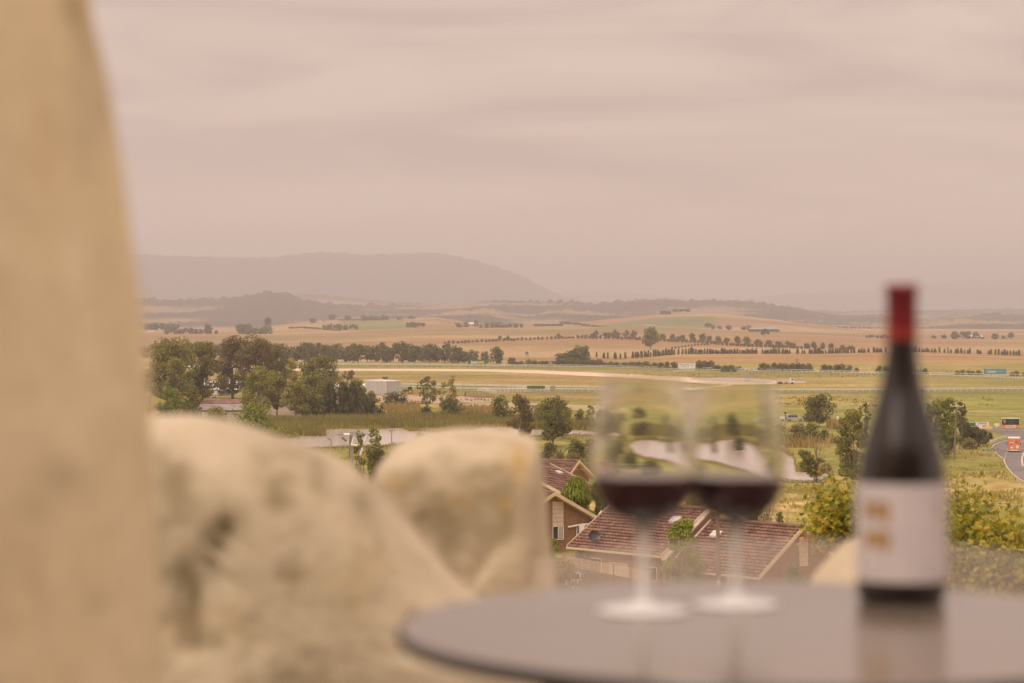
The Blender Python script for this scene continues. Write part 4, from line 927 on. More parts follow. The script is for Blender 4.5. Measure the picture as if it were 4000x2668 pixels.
# pole behind the glasses
h = (806/F*141, 141, 11.6); r = empty('power_pole', h, 'weathered timber power pole in front of the red brown roof behind the right wine glass', 'pole')
MB().tube([(-.02,0,-.3),(0,0,4),(-.06,0,8.0)], [.14,.125,.11], 10).build('post', M['timber'], r)
MB().box((0,-.15,1.95), (.2,.02,.3)).build('number_plate', M['white'], r); text('lettering', '15', .12, .1, M['darksteel'], r, (0,-.165,2.0))
MB().tube([(.12,0,3.6),(.13,0,1.0)], .045, 6).build('conduit', M['timber'], r)
MB().box((0,-.05,7.6), (1.8,.1,.1)).build('crossarm', M['timber'], r)
# right power pole
x, y, z = hit(3733, 1800); Ht = 30+slope(1577)*y-z
r = empty('power_pole', (x, y, z), 'tall timber power pole with pale crossarm beside dark trees right of the bottle', 'pole')
MB().tube([(-.35,0,-.4),(.0,0,Ht*.5),(.18,0,Ht)], [.24,.2,.16], 8).build('post', M['timber'], r)
ca = MB().box((.2,-.2,Ht-.55), (2.6,.14,.16), ry=.06).build('crossarm', M['cream'], r)
for q in (-1.2,-.1,1.4): MB().lathe([(.06,0),(.12,.1),(.08,.22),(.13,.3),(0,.42)], 8, c=(q+.2,-.2,Ht-.5-(q*.06))).build('insulator', M['white'], ca)
PR = Vector((x+.2, y, z+Ht-.2))
# foreground pole with switchgear
x, y = W(1371, 1700, 190)[:2]; gz = float(H(x, y)); zt_ = 30+slope(1688)*y-gz
r = empty('power_pole', (x, y, gz), 'timber pole with green glass insulators and fuse switches in front of the lake', 'pole')
MB().tube([(0,0,-.3),(0,0,zt_)], [.19,.13], 8).build('post', M['steel'], r)
MB().tube([(0,0,zt_-.25),(0,0,zt_+.03)], .2, 8).build('cap', M['steel'], r)
ca = MB().box((-.1,-.12,zt_-.22), (2.2,.12,.13), rz=.0, ry=.0).box((.9,-.12,zt_-.12), (1.2,.1,.1), ry=.15).build('crossarm', M['steel'], r)
MB().tube([(-.6,-.12,zt_-.2),(-.1,-.12,zt_-.2)], .12, 8).build('switch', M['whitemetal'], r)
def ins(a, c):
    a, c = Vector(a), Vector(c); d = c-a; b = MB()
    for k in range(5): p = a+d*(k/5); b.tube([p, p+d.normalized()*.05], [.13,.07], 10)
    b.tube([a, c], .03, 5); b.build('insulator', M['insul'], ca)
ins((-.75,-.12,zt_-.45), (-.35,-.12,zt_-.75)); ins((.45,-.12,zt_-.1), (1.0,-.12,zt_-.38)); ins((.9,-.12,zt_-.15), (1.4,-.12,zt_-.45))
for (a, c) in (((.1,-.2,zt_-1.0),(.25,-.25,zt_-.45)),((1.15,-.2,zt_-.8),(1.3,-.2,zt_-.3)),((.8,-.2,zt_-1.9),(.95,-.25,zt_-1.35))):
    MB().tube([a, c], .10, 8).tube([Vector(a)-Vector((.04,0,.1)), Vector(c)+Vector((.03,0,.1))], .05, 6).build('fuse', M['whitemetal'], r)
MB().tube([(.0,-.2,zt_-1.05),(.55,-.2,zt_-1.1)], .1, 8).build('transformer_bushing', M['white'], r)
MB().tube([(.55,-.2,zt_-1.1),(.8,-.2,zt_-1.5),(.6,-.2,zt_-2.6)], .03, 5).tube([(-.1,-.15,zt_-.3),(-.15,-.15,zt_-2.2)], .03, 5).build('cable', M['rust'], r)
PL = Vector((x, y, gz+zt_))
def lamp(label, px, top, Y, single=True):
    x, y = (px-2000)/F*Y, Y; z = float(H(x, y)); Ht = 30+slope(top)*y-z
    r = empty('street_lamp', (x, y, z), label, 'lamp post'); MB().tube([(0,0,-.2),(0,0,Ht-.2)], [.13,.08], 8).build('post', M['steel'], r)
    MB().box((0 if single else -.2,0,Ht-.1), (.7,.5,.28), ry=0 if single else .4).build('lamp_head', M['steel'], r)
lamp('tall grey lamp post with a square head, right of the green insulators', 1529, 1679, 330)
lamp('short grey floodlight pole at the left edge of the lake', 1293, 1712, 330, False)
for k, (a0, a1, lab) in enumerate([((1440,1737,190),(1700,1792,150),'power line sloping from the green insulators towards the right rock, lowest'),
      ((1530,1737,200),(1800,1772,150),'power line sloping from the green insulators towards the right rock, topmost'),
      ((2060,1789,150),(2560,1812,120),'thin power line passing just above the furthest brown roof'),
      ((2060,1812,150),(2560,1840,118),'thin power line crossing the peak of the furthest brown roof'),
      ((2800,1798,150),(3420,1948,100),'middle power line slanting over the dry grass right of the wine glasses'),
      ((2800,1765,152),(3420,1915,102),'upper power line slanting over the dry grass right of the wine glasses'),
      ((2800,1832,150),(3420,1990,100),'lowest power line slanting over the dry grass right of the wine glasses')]):
    wire('power_line', lab, W(*a0), W(*a1), .15, .012 if k < 2 else .011)
def farpole(label, px, top, base):
    h = hit(px, base); s = F/h[1]; Ht = (base-top)/s
    r = empty('power_pole', h, label, 'pole'); MB().tube([(0,0,-.2),(0,0,Ht)], .22, 6).build('post', M['timber'], r)
    MB().box((0,-.2,Ht*.93), (3,.15,.2)).box((0,-.2,Ht*.80), (2,.15,.2)).build('crossarm', M['timber'], r)
farpole('distant power pole in front of the dark scrub, between the glasses and the bottle', 3113, 1402, 1452)
farpole('slim pole with wires beside the yellowing tree in the infield', 1770, 1467, 1500)
farpole('distant power pole hidden at the right side of the bottle neck', 3602, 1518, 1572)
farpole('small pole at the end of the far rail near the pale blue board', 3025, 1434, 1456)

# ================================================================== ROAD CORNER AT THE RIGHT
def sheet(name, P, m, dz, kind='structure'):
    b = MB(); v = []
    for (l, r_) in P:
        for q in (l, r_): h = hit(*q); v.append((h[0], h[1], h[2]+dz))
    b.add(v, [(2*i, 2*i+1, 2*i+3, 2*i+2) for i in range(len(P)-1)]); return b.build(name, m, kind=kind)
road = [((3852,1678),(4300,1676)),((3860,1686),(4300,1690)),((3905,1694),(4300,1700)),((3940,1702),(4320,1715)),((3945,1716),(4330,1730)),((3905,1728),(4340,1745)),((3880,1740),(4350,1760)),((3878,1752),(4350,1780)),((3892,1768),(4360,1800)),((3922,1796),(4370,1830)),((3928,1815),(4380,1860)),((3940,1838),(4400,1900)),((3970,1865),(4430,1935)),((4002,1888),(4470,1970)),((4080,1930),(4520,2030))]
sheet('road', road, M['asphalt'], .08)
M['linepaint'] = mat('line_paint', (.66,.58,.50), .7, (.5,.44,.38), 1.5)
def line(name, pts, wpx, m, dz=.11, dash=0):
    b = MB(); Q = [Vector(hit(*p)) for p in pts]
    if dash:
        T = []; 
        for (a, c) in zip(Q[:-1], Q[1:]):
            n = max(1, int((c-a).length/(dash*2)))
            for k in range(n): T.append((a.lerp(c, k/n), a.lerp(c, (k+.5)/n)))
    else: T = list(zip(Q[:-1], Q[1:]))
    for (a, c) in T:
        d = (c-a); d.z = 0; s = Vector((-d.y, d.x, 0)).normalized()*wpx/2; u = Vector((0,0,dz))
        e = d.normalized()*.04 if not dash else Vector((0,0,0))
        b.add([a-s+u-e, c-s+u+e, c+s+u+e, a+s+u-e], [(0,1,2,3)])
    return b.build(name, m, kind='structure')
line('road_marking', [(3948,1718),(3915,1727),(3885,1738),(3876,1748),(3880,1760),(3898,1777),(3923,1797),(3927,1812),(3937,1830),(3958,1854),(3982,1872),(4010,1890)], .25, M['linepaint'])
line('road_marking', [(3988,1727),(4040,1712)], .3, M['linepaint'])
line('road_marking', [(3922,1697),(3950,1699)], .3, M['linepaint'])
line('road_marking', [(3937,1756),(3931,1775),(3926,1797)], .2, M['linepaint'], dash=1.2)
line('road_marking', [(4002,1768),(3994,1787),(3993,1806),(3997,1822)], .35, M['linepaint'])
# orange truck seen from behind
h = hit(3963, 1768); r = empty('delivery_truck', h, 'orange box truck seen from behind on the curving road', 'truck', rz=-.19)
s = F/h[1]; tw = 45/s; th = 58/s
MB().box((0,2.6,.55+(th-.9)/2+.1), (tw,5.2,th-.9)).build('body', M['orange'], r)
MB().box((0,2.6,th-.12), (tw+.08,5.3,.22)).build('roof', M['white'], r)
for sd in (-1,1):
    d_ = MB().box((sd*tw*.235,-.04,.6+(th-1.0)/2), (tw*.44,.06,th-1.1)).build('door', M['orange'], r)
    MB().tube([(sd*.12,-.1,.7),(sd*.12,-.1,th-.5)], .03, 5).build('door_bar', M['whitemetal'], d_)
MB().box((-tw*.24,-.09,th*.60), (tw*.26,.03,th*.2)).box((-tw*.22,-.09,th*.34), (tw*.22,.03,th*.12)).build('decal', M['whitemetal'], r)
MB().box((-tw*.24,-.11,th*.58), (tw*.2,.03,th*.13)).build('decal', M['red'], r)
MB().tube([(tw*.27,-.10,th*.40),(tw*.27,-.08,th*.40)], .38, 20).build('roundel', M['white'], r)
MB().box((tw*.22,-.10,th*.72), (tw*.30,.03,th*.10)).build('decal', M['rust'], r)
MB().box((0,-.05,.5), (tw,.15,.22)).build('bumper', M['white'], r)
MB().box((tw*.36,-.13,.55), (.45,.03,.16)).build('number_plate', M['yellowp'], r)
for sd in (-1,1):
    for yy in (.9,4.4): MB().tube([(sd*tw*.48,yy,.42),(sd*tw*.30,yy,.42)], .42, 14).build('wheel', M['black'], r)
    MB().box((sd*(tw/2+.22),4.9,1.7), (.16,.12,.45)).build('mirror', M['black'], r)
    MB().box((sd*tw*.42,-.13,.62), (.2,.04,.16)).build('tail_lamp', M['red'], r)
# street name sign
h = hit(3863, 1798); Y = h[1]; s = F/Y; r = empty('street_sign', h, 'green arrow street sign reading Armstrong Gr on a thin post beside the road', 'sign')
zc = 30+slope(1759)*Y-h[2]; hw = 26/s; hh = 4.6/s
MB().tube([(0,0,-.2),(0,0,zc+.1)], .05, 6).build('post', M['steel'], r)
MB().prism([(-hw,zc),(-hw+hh,zc-hh),(hw,zc-hh),(hw,zc+hh),(-hw+hh,zc+hh)], -.05, -.02).build('panel', M['green'], r)
MB().tube([(-hw+hh,-.07,zc-hh),(hw,-.07,zc-hh),(hw,-.07,zc+hh),(-hw+hh,-.07,zc+hh),(-hw,-.07,zc),(-hw+hh,-.07,zc-hh)], .035, 4).build('border', M['white'], r)
text('lettering', 'Armstrong Gr', hw*1.25, hh*1.0, M['white'], r, (hw*.27,-.08,zc), .01); MB().box((-hw*.52,-.08,zc), (hw*.3,.02,hh*1.1)).build('street_number', mat('pale_blue_panel', (.25,.33,.5), .5, (.3,.38,.55), 5), r)
# guard rails
mb_fence('guard_rail', 'steel guard rail curving away beside the road, behind the street sign', [(3873,1733),(3900,1722),(3930,1712)], .8, 2, [.6], M['whitemetal'], .12, .08, .32, cat='guard rail')
mb_fence('guard_rail', 'long horizontal steel guard rail below the scoreboard', [(3877,1682),(3940,1683),(4100,1684)], .8, 2.5, [.6], M['steel'], .12, .08, .32, cat='guard rail')
h = hit(3870, 1738); r = empty('hazard_marker', h, 'yellow hazard marker at the near end of the curved guard rail', 'road marker')
MB().box((0,-.1,.95), (.5,.06,.7)).build('panel', M['yellowp'], r); MB().tube([(0,0,0),(0,0,.9)], .05, 6).build('post', M['white'], r)
h = hit(3866, 1679); r = empty('barrier', h, 'yellow plastic barrier block at the left end of the long guard rail', 'barrier')
MB().prism([(-1,0),(1,0),(.9,.9),(.2,1.05),(-.9,.75)], -.3, .3).build('body', M['yellowp'], r); MB().box((0,0,.05), (2.1,.8,.1)).build('foot', M['black'], r)
# roadside boards
r, wd, ht, zc, yf = board('signboard', 'white roadside board with red lettering yarra, left of the scoreboard', 3813, 3862, 1650, 1672, 1676, M['white'], 3)
text('lettering', 'yarra', wd*.68, ht*.34, M['red'], r, (0, yf, zc+ht*.26), .02); sp_ = MB(); [sp_.box((wd*(.02+.075*k), yf, zc-ht*(.02+.14*q)), (wd*.055,.02,ht*.07)) for k in range(5) for q in range(3)]; sp_.build('small_print', M['red'], r)
board('signboard', 'green and white roadside board half hidden by the dark trees', 3772, 3811, 1651, 1665, 1676, M['green'], 3)
board('signboard', 'small blank white board between the red lettered board and the scoreboard', 3887, 3903, 1654, 1664, 1672, M['white'], 1)
h = hit(3948, 1676); Y = h[1]; s = F/Y; r = empty('scoreboard', h, 'black electronic scoreboard with an orange skirt near the right edge', 'scoreboard'); wd = 65/s
zz = lambda row: 30+slope(row)*Y-h[2]
MB().box((0,0,(zz(1636)+zz(1659))/2), (wd,.5,zz(1636)-zz(1659))).build('screen', M['black'], r)
MB().box((0,0,zz(1634)), (wd+.1,.7,zz(1632)-zz(1636))).build('cap', M['white'], r)
MB().box((0,.02,(zz(1659)+zz(1671))/2), (wd,.4,zz(1659)-zz(1671)-.02)).build('skirt', M['orange'], r)
sp_ = MB(); [sp_.box((-wd*.36+wd*.05*k,-.2,zz(1662)), (wd*.035,.03,.22)) for k in range(9)]; [sp_.box((-wd*.3+wd*.048*k,-.2,zz(1668.5)), (wd*.036,.03,.26)) for k in range(13)]; sp_.box((wd*.22,-.2,zz(1662.5)), (wd*.24,.03,.35)); sp_.build('small_print', M['white'], r)
MB().box((-wd*.38,-.27,zz(1642)), (.9,.02,.25)).box((-wd*.37,-.27,zz(1646)), (.6,.02,.3)).box((-wd*.37,-.27,zz(1651)), (.5,.02,.3)).build('emblem', M['steel'], r)
MB().box((wd*.05,-.27,zz(1647)), (1.6,.02,1.6)).build('display_panel', mat('dim_green_panel', (.02,.07,.03), .5, (.02,.05,.03), 3), r)
for q in (-1,1): MB().box((q*wd*.44,.1,zz(1671)/2), (.25,.25,zz(1671)+.2)).build('leg', M['steel'], r)
h = hit(3875, 1990); mb_fence('farm_gate', 'old timber gate lying in the grass above the autumn coloured plane leaves', [(3842,2010),(3888,1990)], 1.1, 1.1, [.2,.5,.8,1.05], M['timber'], .07, .03, .07, cat='gate')

# ================================================================== TREES
T = tree
# left group
T('gum_tree', 'tall dark green gum nearest the pillar, left end of the big tree group', 655, 1322, 1596, 243, 'gum', 'gum', nmax=9000)
T('gum_tree', 'slim pale trunked gum in front of the tall dark gum by the pillar', 685, 1392, 1606, 100, 'gum', 'gumlight', nmax=3000)
T('gum_tree', 'olive gum between the tall dark gum and the brownish gums', 792, 1340, 1590, 160, 'gum', 'gum', nmax=7000)
T('gum_tree', 'brownish gum, left one of the pair in front of the stables', 908, 1318, 1558, 160, 'dense', 'brown', nmax=7000, bark='barkdark')
T('gum_tree', 'brownish gum, right and higher one of the pair in front of the stables', 1010, 1322, 1560, 192, 'dense', 'brown', nmax=8000, bark='barkdark')
T('gum_tree', 'dark green leaning gum crown right of the brownish pair', 1085, 1345, 1556, 96, 'gum', 'gum', nmax=4000)
T('gum_tree', 'light green gum with two rounded heads before the brownish gums', 1005, 1436, 1632, 128, 'dense', 'gumlight', nmax=6500)
T('gum_tree', 'light green gum, narrow, right of the two-headed one', 1082, 1448, 1626, 115, 'gum', 'gumlight', nmax=5000)
T('poplar_tree', 'pale yellow green tree at the upper right of the brownish gums', 1134, 1400, 1545, 79, 'dense', 'yellow', nmax=3000)
T('gum_tree', 'broad olive gum whose crown reaches the far running rail', 1248, 1390, 1590, 173, 'gum', 'gum', nmax=8000)
T('gum_tree', 'light green gum behind the small park tree, centre of the group', 1225, 1462, 1612, 147, 'gum', 'gumlight', nmax=7000)
T('gum_tree', 'light green many-stemmed gum left of the small park tree', 1155, 1485, 1640, 115, 'gum', 'gumlight', nmax=5000)
T('gum_tree', 'small park gum with a forked pale trunk on the grass at the front', 1186, 1527, 1636, 118, 'gum', 'gumlight', nmax=5000)
T('gum_tree', 'park gum with drooping right branches beside the dark casuarinas', 1228, 1540, 1636, 90, 'gum', 'gum', nmax=3500)
T('gum_tree', 'pinkish brown topped gum above the steel shed roof', 1362, 1445, 1560, 90, 'sparse', 'brown', nmax=3000)
T('gum_tree', 'dark green gum beside the left end of the steel shed', 1398, 1483, 1600, 64, 'gum', 'gum', nmax=3000)
T('gum_tree', 'small dark green gum in front of the steel shed wall', 1440, 1532, 1625, 77, 'gum', 'gum', nmax=3000)
for k, (cx, tp, wd_) in enumerate([(1258,1560,58),(1292,1512,62),(1338,1500,66),(1378,1512,60),(1412,1535,55),(1446,1565,45)]):
    T('casuarina_tree', ['leftmost dark casuarina of the dense row beside the park gums','second casuarina from the left in the dense dark row','tallest casuarina in the middle of the dense dark row','casuarina just right of the tallest in the dense dark row','fifth casuarina of the dark row, below the shed corner','lowest casuarina at the right end of the dark row'][k], cx, tp, 1634, wd_, 'casu', 'casu', nmax=3600, bark='barkdark')
T('round_shrub', 'big rounded olive shrub in front of the steel shed', 1540, 1536, 1597, 120, 'bush', 'casu', cat='shrub', nmax=4500)
T('round_shrub', 'small clipped looking round shrub left of the pink reeds', 1482, 1596, 1633, 48, 'bush', 'casu', cat='shrub', nmax=1800)
T('round_shrub', 'dark mound shrub at the foot of the forked infield gum', 1664, 1588, 1628, 62, 'bush', 'dark', cat='shrub', nmax=2000)
T('gum_tree', 'open gum with forked branches right of the green tractor', 1668, 1469, 1598, 95, 'sparse', 'gum', nmax=5000)
T('gum_tree', 'yellowing sparse tree next to the forked infield gum', 1752, 1472, 1628, 88, 'sparse', 'yellow', nmax=4500)
T('gum_tree', 'low green tree at the foot of the yellowing sparse tree', 1760, 1555, 1632, 105, 'dense', 'gum', nmax=3600)
T('gum_tree', 'rounded olive tree at the left of the lakeside clump', 1955, 1546, 1645, 84, 'dense', 'gum', nmax=4500)
T('shrub_clump', 'dark low shrubs under the left of the lakeside clump', 1975, 1600, 1642, 60, 'bush', 'dark', cat='shrub', nmax=1500)
T('gum_tree', 'dense upright brownish tree standing at the edge of the lake', 2036, 1542, 1720, 108, 'dense', 'brown', nmax=9000)
T('gum_tree', 'pale leafy tree behind and between the two lakeside trees', 2100, 1575, 1660, 70, 'sparse', 'gumlight', nmax=2500)
T('gum_tree', 'tall open tree with reddish stems at the lake edge above the right rock', 2160, 1552, 1746, 150, 'gum', 'gum', nmax=7000)
T('gum_tree', 'green bushy right half of the tall open lakeside tree', 2200, 1568, 1715, 85, 'dense', 'gumlight', nmax=4500)
T('small_tree', 'small grey green tree on the lawn, left of a taller narrow one', 2264, 1600, 1658, 40, 'gum', 'gum', nmax=1400)
T('small_tree', 'narrow small tree on the lawn beside the dark round bush', 2306, 1580, 1660, 42, 'sparse', 'gumlight', nmax=1500)
T('round_shrub', 'dark round bush partly behind the left wine glass', 2352, 1601, 1645, 56, 'bush', 'dark', cat='shrub', nmax=2000)
T('round_shrub', 'wide dark bush seen through the left wine glass', 2480, 1590, 1632, 110, 'bush', 'dark', cat='shrub', nmax=2500)
T('round_shrub', 'round dark bush between the two wine glasses', 2686, 1611, 1656, 58, 'bush', 'dark', cat='shrub', nmax=2000)
T('small_tree', 'grey green tree between the two wine glasses above the shrubs', 2712, 1640, 1790, 85, 'dense', 'gum', nmax=3500)
T('round_shrub', 'dark trees at the back of the lake seen through the right wine glass', 2850, 1620, 1712, 130, 'bush', 'dark', cat='shrub', nmax=2600)
T('round_shrub', 'dark shrub mass behind the lake seen through the left wine glass', 2500, 1650, 1702, 160, 'bush', 'dark', cat='shrub', nmax=2600)
for k, (cx, tp, bs, wd_, lf, lab) in enumerate([(2150,1730,1772,58,'dark','small dark rounded shrub right below the open lakeside tree'),(2128,1763,1830,52,'dark','dark shrub against the right rock edge above the brown roofs'),(2185,1762,1826,62,'grey','reddish flowering shrub above the furthest brown roof'),(2250,1723,1778,75,'dark','large rounded shrub with a flat top left of the left wine glass'),(2248,1772,1832,78,'grey','grey brown rounded shrub directly above the furthest brown roof'),(2312,1716,1780,62,'dark','tall rounded shrub touching the left wine glass'),(2316,1765,1838,66,'dark','dark green shrub below the tall rounded one by the left wine glass'),(2352,1690,1760,50,'dark','shadowy shrub seen through the rim of the left wine glass'),(2420,1770,1830,110,'dark','shrubs low behind the left wine glass stem side'),(2560,1800,1860,130,'dark','dark shrubs seen just above the wine of the left glass'),(2900,1712,1760,95,'dark','island like round bush in the lake behind the right wine glass')]):
    T('rounded_shrub', lab, cx, tp, bs+(12 if k < 8 else 0), wd_*1.3, 'bush', lf, cat='shrub', nmax=2200)
T('gum_tree', 'big leafy paddock gum right of the silver four wheel drive', 3200, 1541, 1668, 135, 'gum', 'gum', nmax=8000)
T('small_tree', 'grey brown spreading tree with a bent dark trunk beyond the pond', 3115, 1658, 1734, 105, 'bush', 'grey', nmax=4000, bark='barkdark')
T('rounded_shrub', 'green shrub above the grey brown spreading tree', 3175, 1656, 1722, 80, 'bush', 'gum', cat='shrub', nmax=2200)
T('rounded_shrub', 'round dark shrub right of the grey brown spreading tree', 3220, 1680, 1718, 46, 'bush', 'dark', cat='shrub', nmax=1600)
T('rounded_shrub', 'pale olive willow scrub at the left bank near the right wine glass', 3050, 1655, 1740, 70, 'bush', 'gumlight', cat='shrub', nmax=1800)
T('gum_tree', 'leafy left half of the split tree standing at the pond edge', 3140, 1754, 1884, 78, 'gum', 'gum', nmax=2800, lean=.55)
T('small_tree', 'bare branched twiggy right half of the split tree at the pond edge', 3215, 1790, 1884, 95, 'sparse', 'grey', nmax=900, lean=-.25)
def baretree(label, cx, top, base, w_, Y=None, m='bark', n=9):
    if Y: x, y = (cx-2000)/F*Y, Y; z = float(H(x,y))
    else: x, y, z = hit(cx, base)
    Ht = 30+slope(top)*y-z; wd = w_*y/F; rs = np.random.RandomState(int(cx)); b = MB()
    r = empty('bare_tree', (x,y,z), label, 'tree')
    r0 = Ht*.014; b.tube([(0,0,-.3),(.03*wd,0,Ht*.3),(0,0,Ht*.6),(.04*wd,0,Ht)], [r0*1.2,r0,r0*.6,r0*.15], 6)
    for k in range(n):
        zz_ = Ht*(.12+.6*k/n); a = rs.random()*2*pi; e = (math.cos(a)*wd/2*(1-k/n*.4), math.sin(a)*wd/2*.6, zz_+Ht*(.25+.2*rs.random()))
        mid = (e[0]*.5, e[1]*.5, zz_+(e[2]-zz_)*.35); b.tube([(0,0,zz_), mid, e], [r0*.5,r0*.32,r0*.1], 4)
        for j in range(4):
            f = .35+.6*rs.random(); p0 = Vector(mid).lerp(Vector(e), f); b.tube([p0, p0+Vector((rs.normal()*wd*.09, rs.normal()*wd*.09, Ht*.12*rs.random()+.1))], [r0*.2,r0*.06], 3)
    b.build('branches', M[m], r)
baretree('bare pale branched dead tree rising out of the pond edge trees', 3190, 1700, 1885, 80, m='barkdark', n=12)
T('gum_tree', 'tall narrow drooping gum with a bent trunk just left of the bottle', 3320, 1600, 1905, 135, 'dense', 'gumlight', nmax=9000, lean=.12)
T('gum_tree', 'thin grey gum behind the tall narrow gum left of the bottle', 3375, 1568, 1720, 55, 'sparse', 'gum', nmax=2000)
T('gum_tree', 'large dense gum in the dark clump right of the bottle', 3690, 1552, 1790, 120, 'gum', 'bright', nmax=8000)
T('gum_tree', 'gum behind the power pole in the clump right of the bottle', 3752, 1564, 1720, 60, 'gum', 'gum', nmax=3500)
T('gum_tree', 'lower green gum beside the shaft of the right power pole', 3705, 1660, 1790, 85, 'dense', 'bright', nmax=5000)
T('gum_tree', 'hazy olive gum directly right of the bottle shoulder', 3640, 1578, 1770, 70, 'gum', 'gum', nmax=3500)
for k, (cx, tp, bs, wd_, lf) in enumerate([(3775,1650,1745,66,'dark'),(3812,1662,1745,66,'casu'),(3845,1678,1735,50,'casu'),(3868,1690,1718,22,'casu'),(3790,1715,1755,90,'grey')]):
    T('dark_shrub', ['dark shrub right of the right power pole','dark shrub below the green and white roadside board','dark shrub below the red lettered board','last small dark shrub before the road','reddish brown scrub under the dark shrubs by the road'][k], cx, tp, bs, wd_, 'bush', lf, cat='shrub', nmax=2600, bark='barkdark')
# left foreground bushes above the boulders
T('leafy_shrub', 'bright leafy bush just above the middle boulder', 980, 1576, 1668, 195, 'bush', 'bright', Y=570, cat='shrub', nmax=6500)
T('leafy_shrub', 'low olive scrub between the bright bush and the dense round bushes', 845, 1590, 1650, 120, 'bush', 'gumlight', Y=600, cat='shrub', nmax=2500)
T('leafy_shrub', 'dense round green bush nearest the pillar', 660, 1506, 1640, 120, 'bush', 'bright', Y=600, cat='shrub', nmax=5500)
T('leafy_shrub', 'dense round dark bush right of the one nearest the pillar', 745, 1510, 1640, 105, 'bush', 'gum', Y=610, cat='shrub', nmax=5500)
baretree('pale bare stemmed tree hard against the pillar edge', 585, 1500, 1640, 60, Y=560)
# by the switchgear pole
T('young_gum', 'young leafy gum on slim stems right of the green insulators', 1462, 1660, 1770, 72, 'gum', 'bright', Y=330, nmax=2600)
T('young_gum', 'young gum directly behind the green insulators', 1405, 1668, 1770, 52, 'gum', 'bright', Y=335, nmax=1800)
T('lakeside_shrub', 'dark green shrub on the near bank of the lake between the rocks', 1643, 1689, 1740, 58, 'bush', 'bright', cat='shrub', nmax=2000)
T('lakeside_shrub', 'tangled green scrub below the young gums', 1470, 1735, 1830, 150, 'bush', 'dark', Y=300, cat='shrub', nmax=4500)
T('lakeside_shrub', 'low green bank scrub at the far left of the lake', 1080, 1672, 1712, 190, 'bush', 'gumlight', cat='shrub', nmax=3000)
# between houses
T('weeping_tree', 'bright green weeping tree behind the gable house', 2245, 1866, 2120, 165, 'weep', 'bright', Y=205, nmax=13000, leafpx=4.6)
T('weeping_tree', 'darker weeping tree right of the bright one, beside the garden lamp', 2345, 1880, 2120, 130, 'weep', 'gum', Y=208, nmax=9000, leafpx=4.6)
T('leafy_shrub', 'dark green round tree behind the roof ridge between the glasses', 2722, 1920, 2080, 150, 'bush', 'bright', Y=185, nmax=7000)
T('leafy_shrub', 'deep green tree behind the right roof, left of the bare twiggy tree', 2960, 1900, 2110, 130, 'bush', 'dark', Y=190, nmax=5500)
T('leafy_shrub', 'small green bush at the right of the bare twiggy tree', 3047, 1995, 2110, 45, 'bush', 'bright', Y=192, cat='shrub', nmax=2200)
baretree('bare twiggy tree above the ridge of the right brick house', 3005, 1928, 2110, 110, Y=180, n=16)
baretree('second bare twiggy tree, lower, nearer the dry paddock', 3075, 1985, 2110, 120, Y=184, n=14)
T('garden_tree', 'slim bright green garden tree in front of the two-skylight roof', 2655, 2020, 2300, 150, 'gum', 'bright', Y=128, nmax=9000, leafpx=6)
T('garden_shrub', 'leafy lower part of the garden tree beside the timber pole', 2690, 2150, 2300, 230, 'bush', 'bright', Y=130, cat='shrub', nmax=6000, leafpx=6)
T('garden_shrub', 'rounded green bush below the gable of the right brick house', 3095, 2196, 2300, 125, 'bush', 'bright', Y=140, cat='shrub', nmax=5000, leafpx=5)
T('garden_shrub', 'dark hedge bush behind the lattice fence', 2290, 2150, 2250, 150, 'bush', 'dark', Y=158, cat='shrub', nmax=4500)
T('garden_shrub', 'dry twiggy hedge in front of the lattice fence', 2200, 2185, 2290, 190, 'bush', 'grey', Y=147, cat='shrub', nmax=5000, leafpx=4)
T('garden_shrub', 'reddish green bush below the window of the gable house', 2155, 2100, 2190, 75, 'bush', 'bright', Y=168, cat='shrub', nmax=2500)
mb = MB()

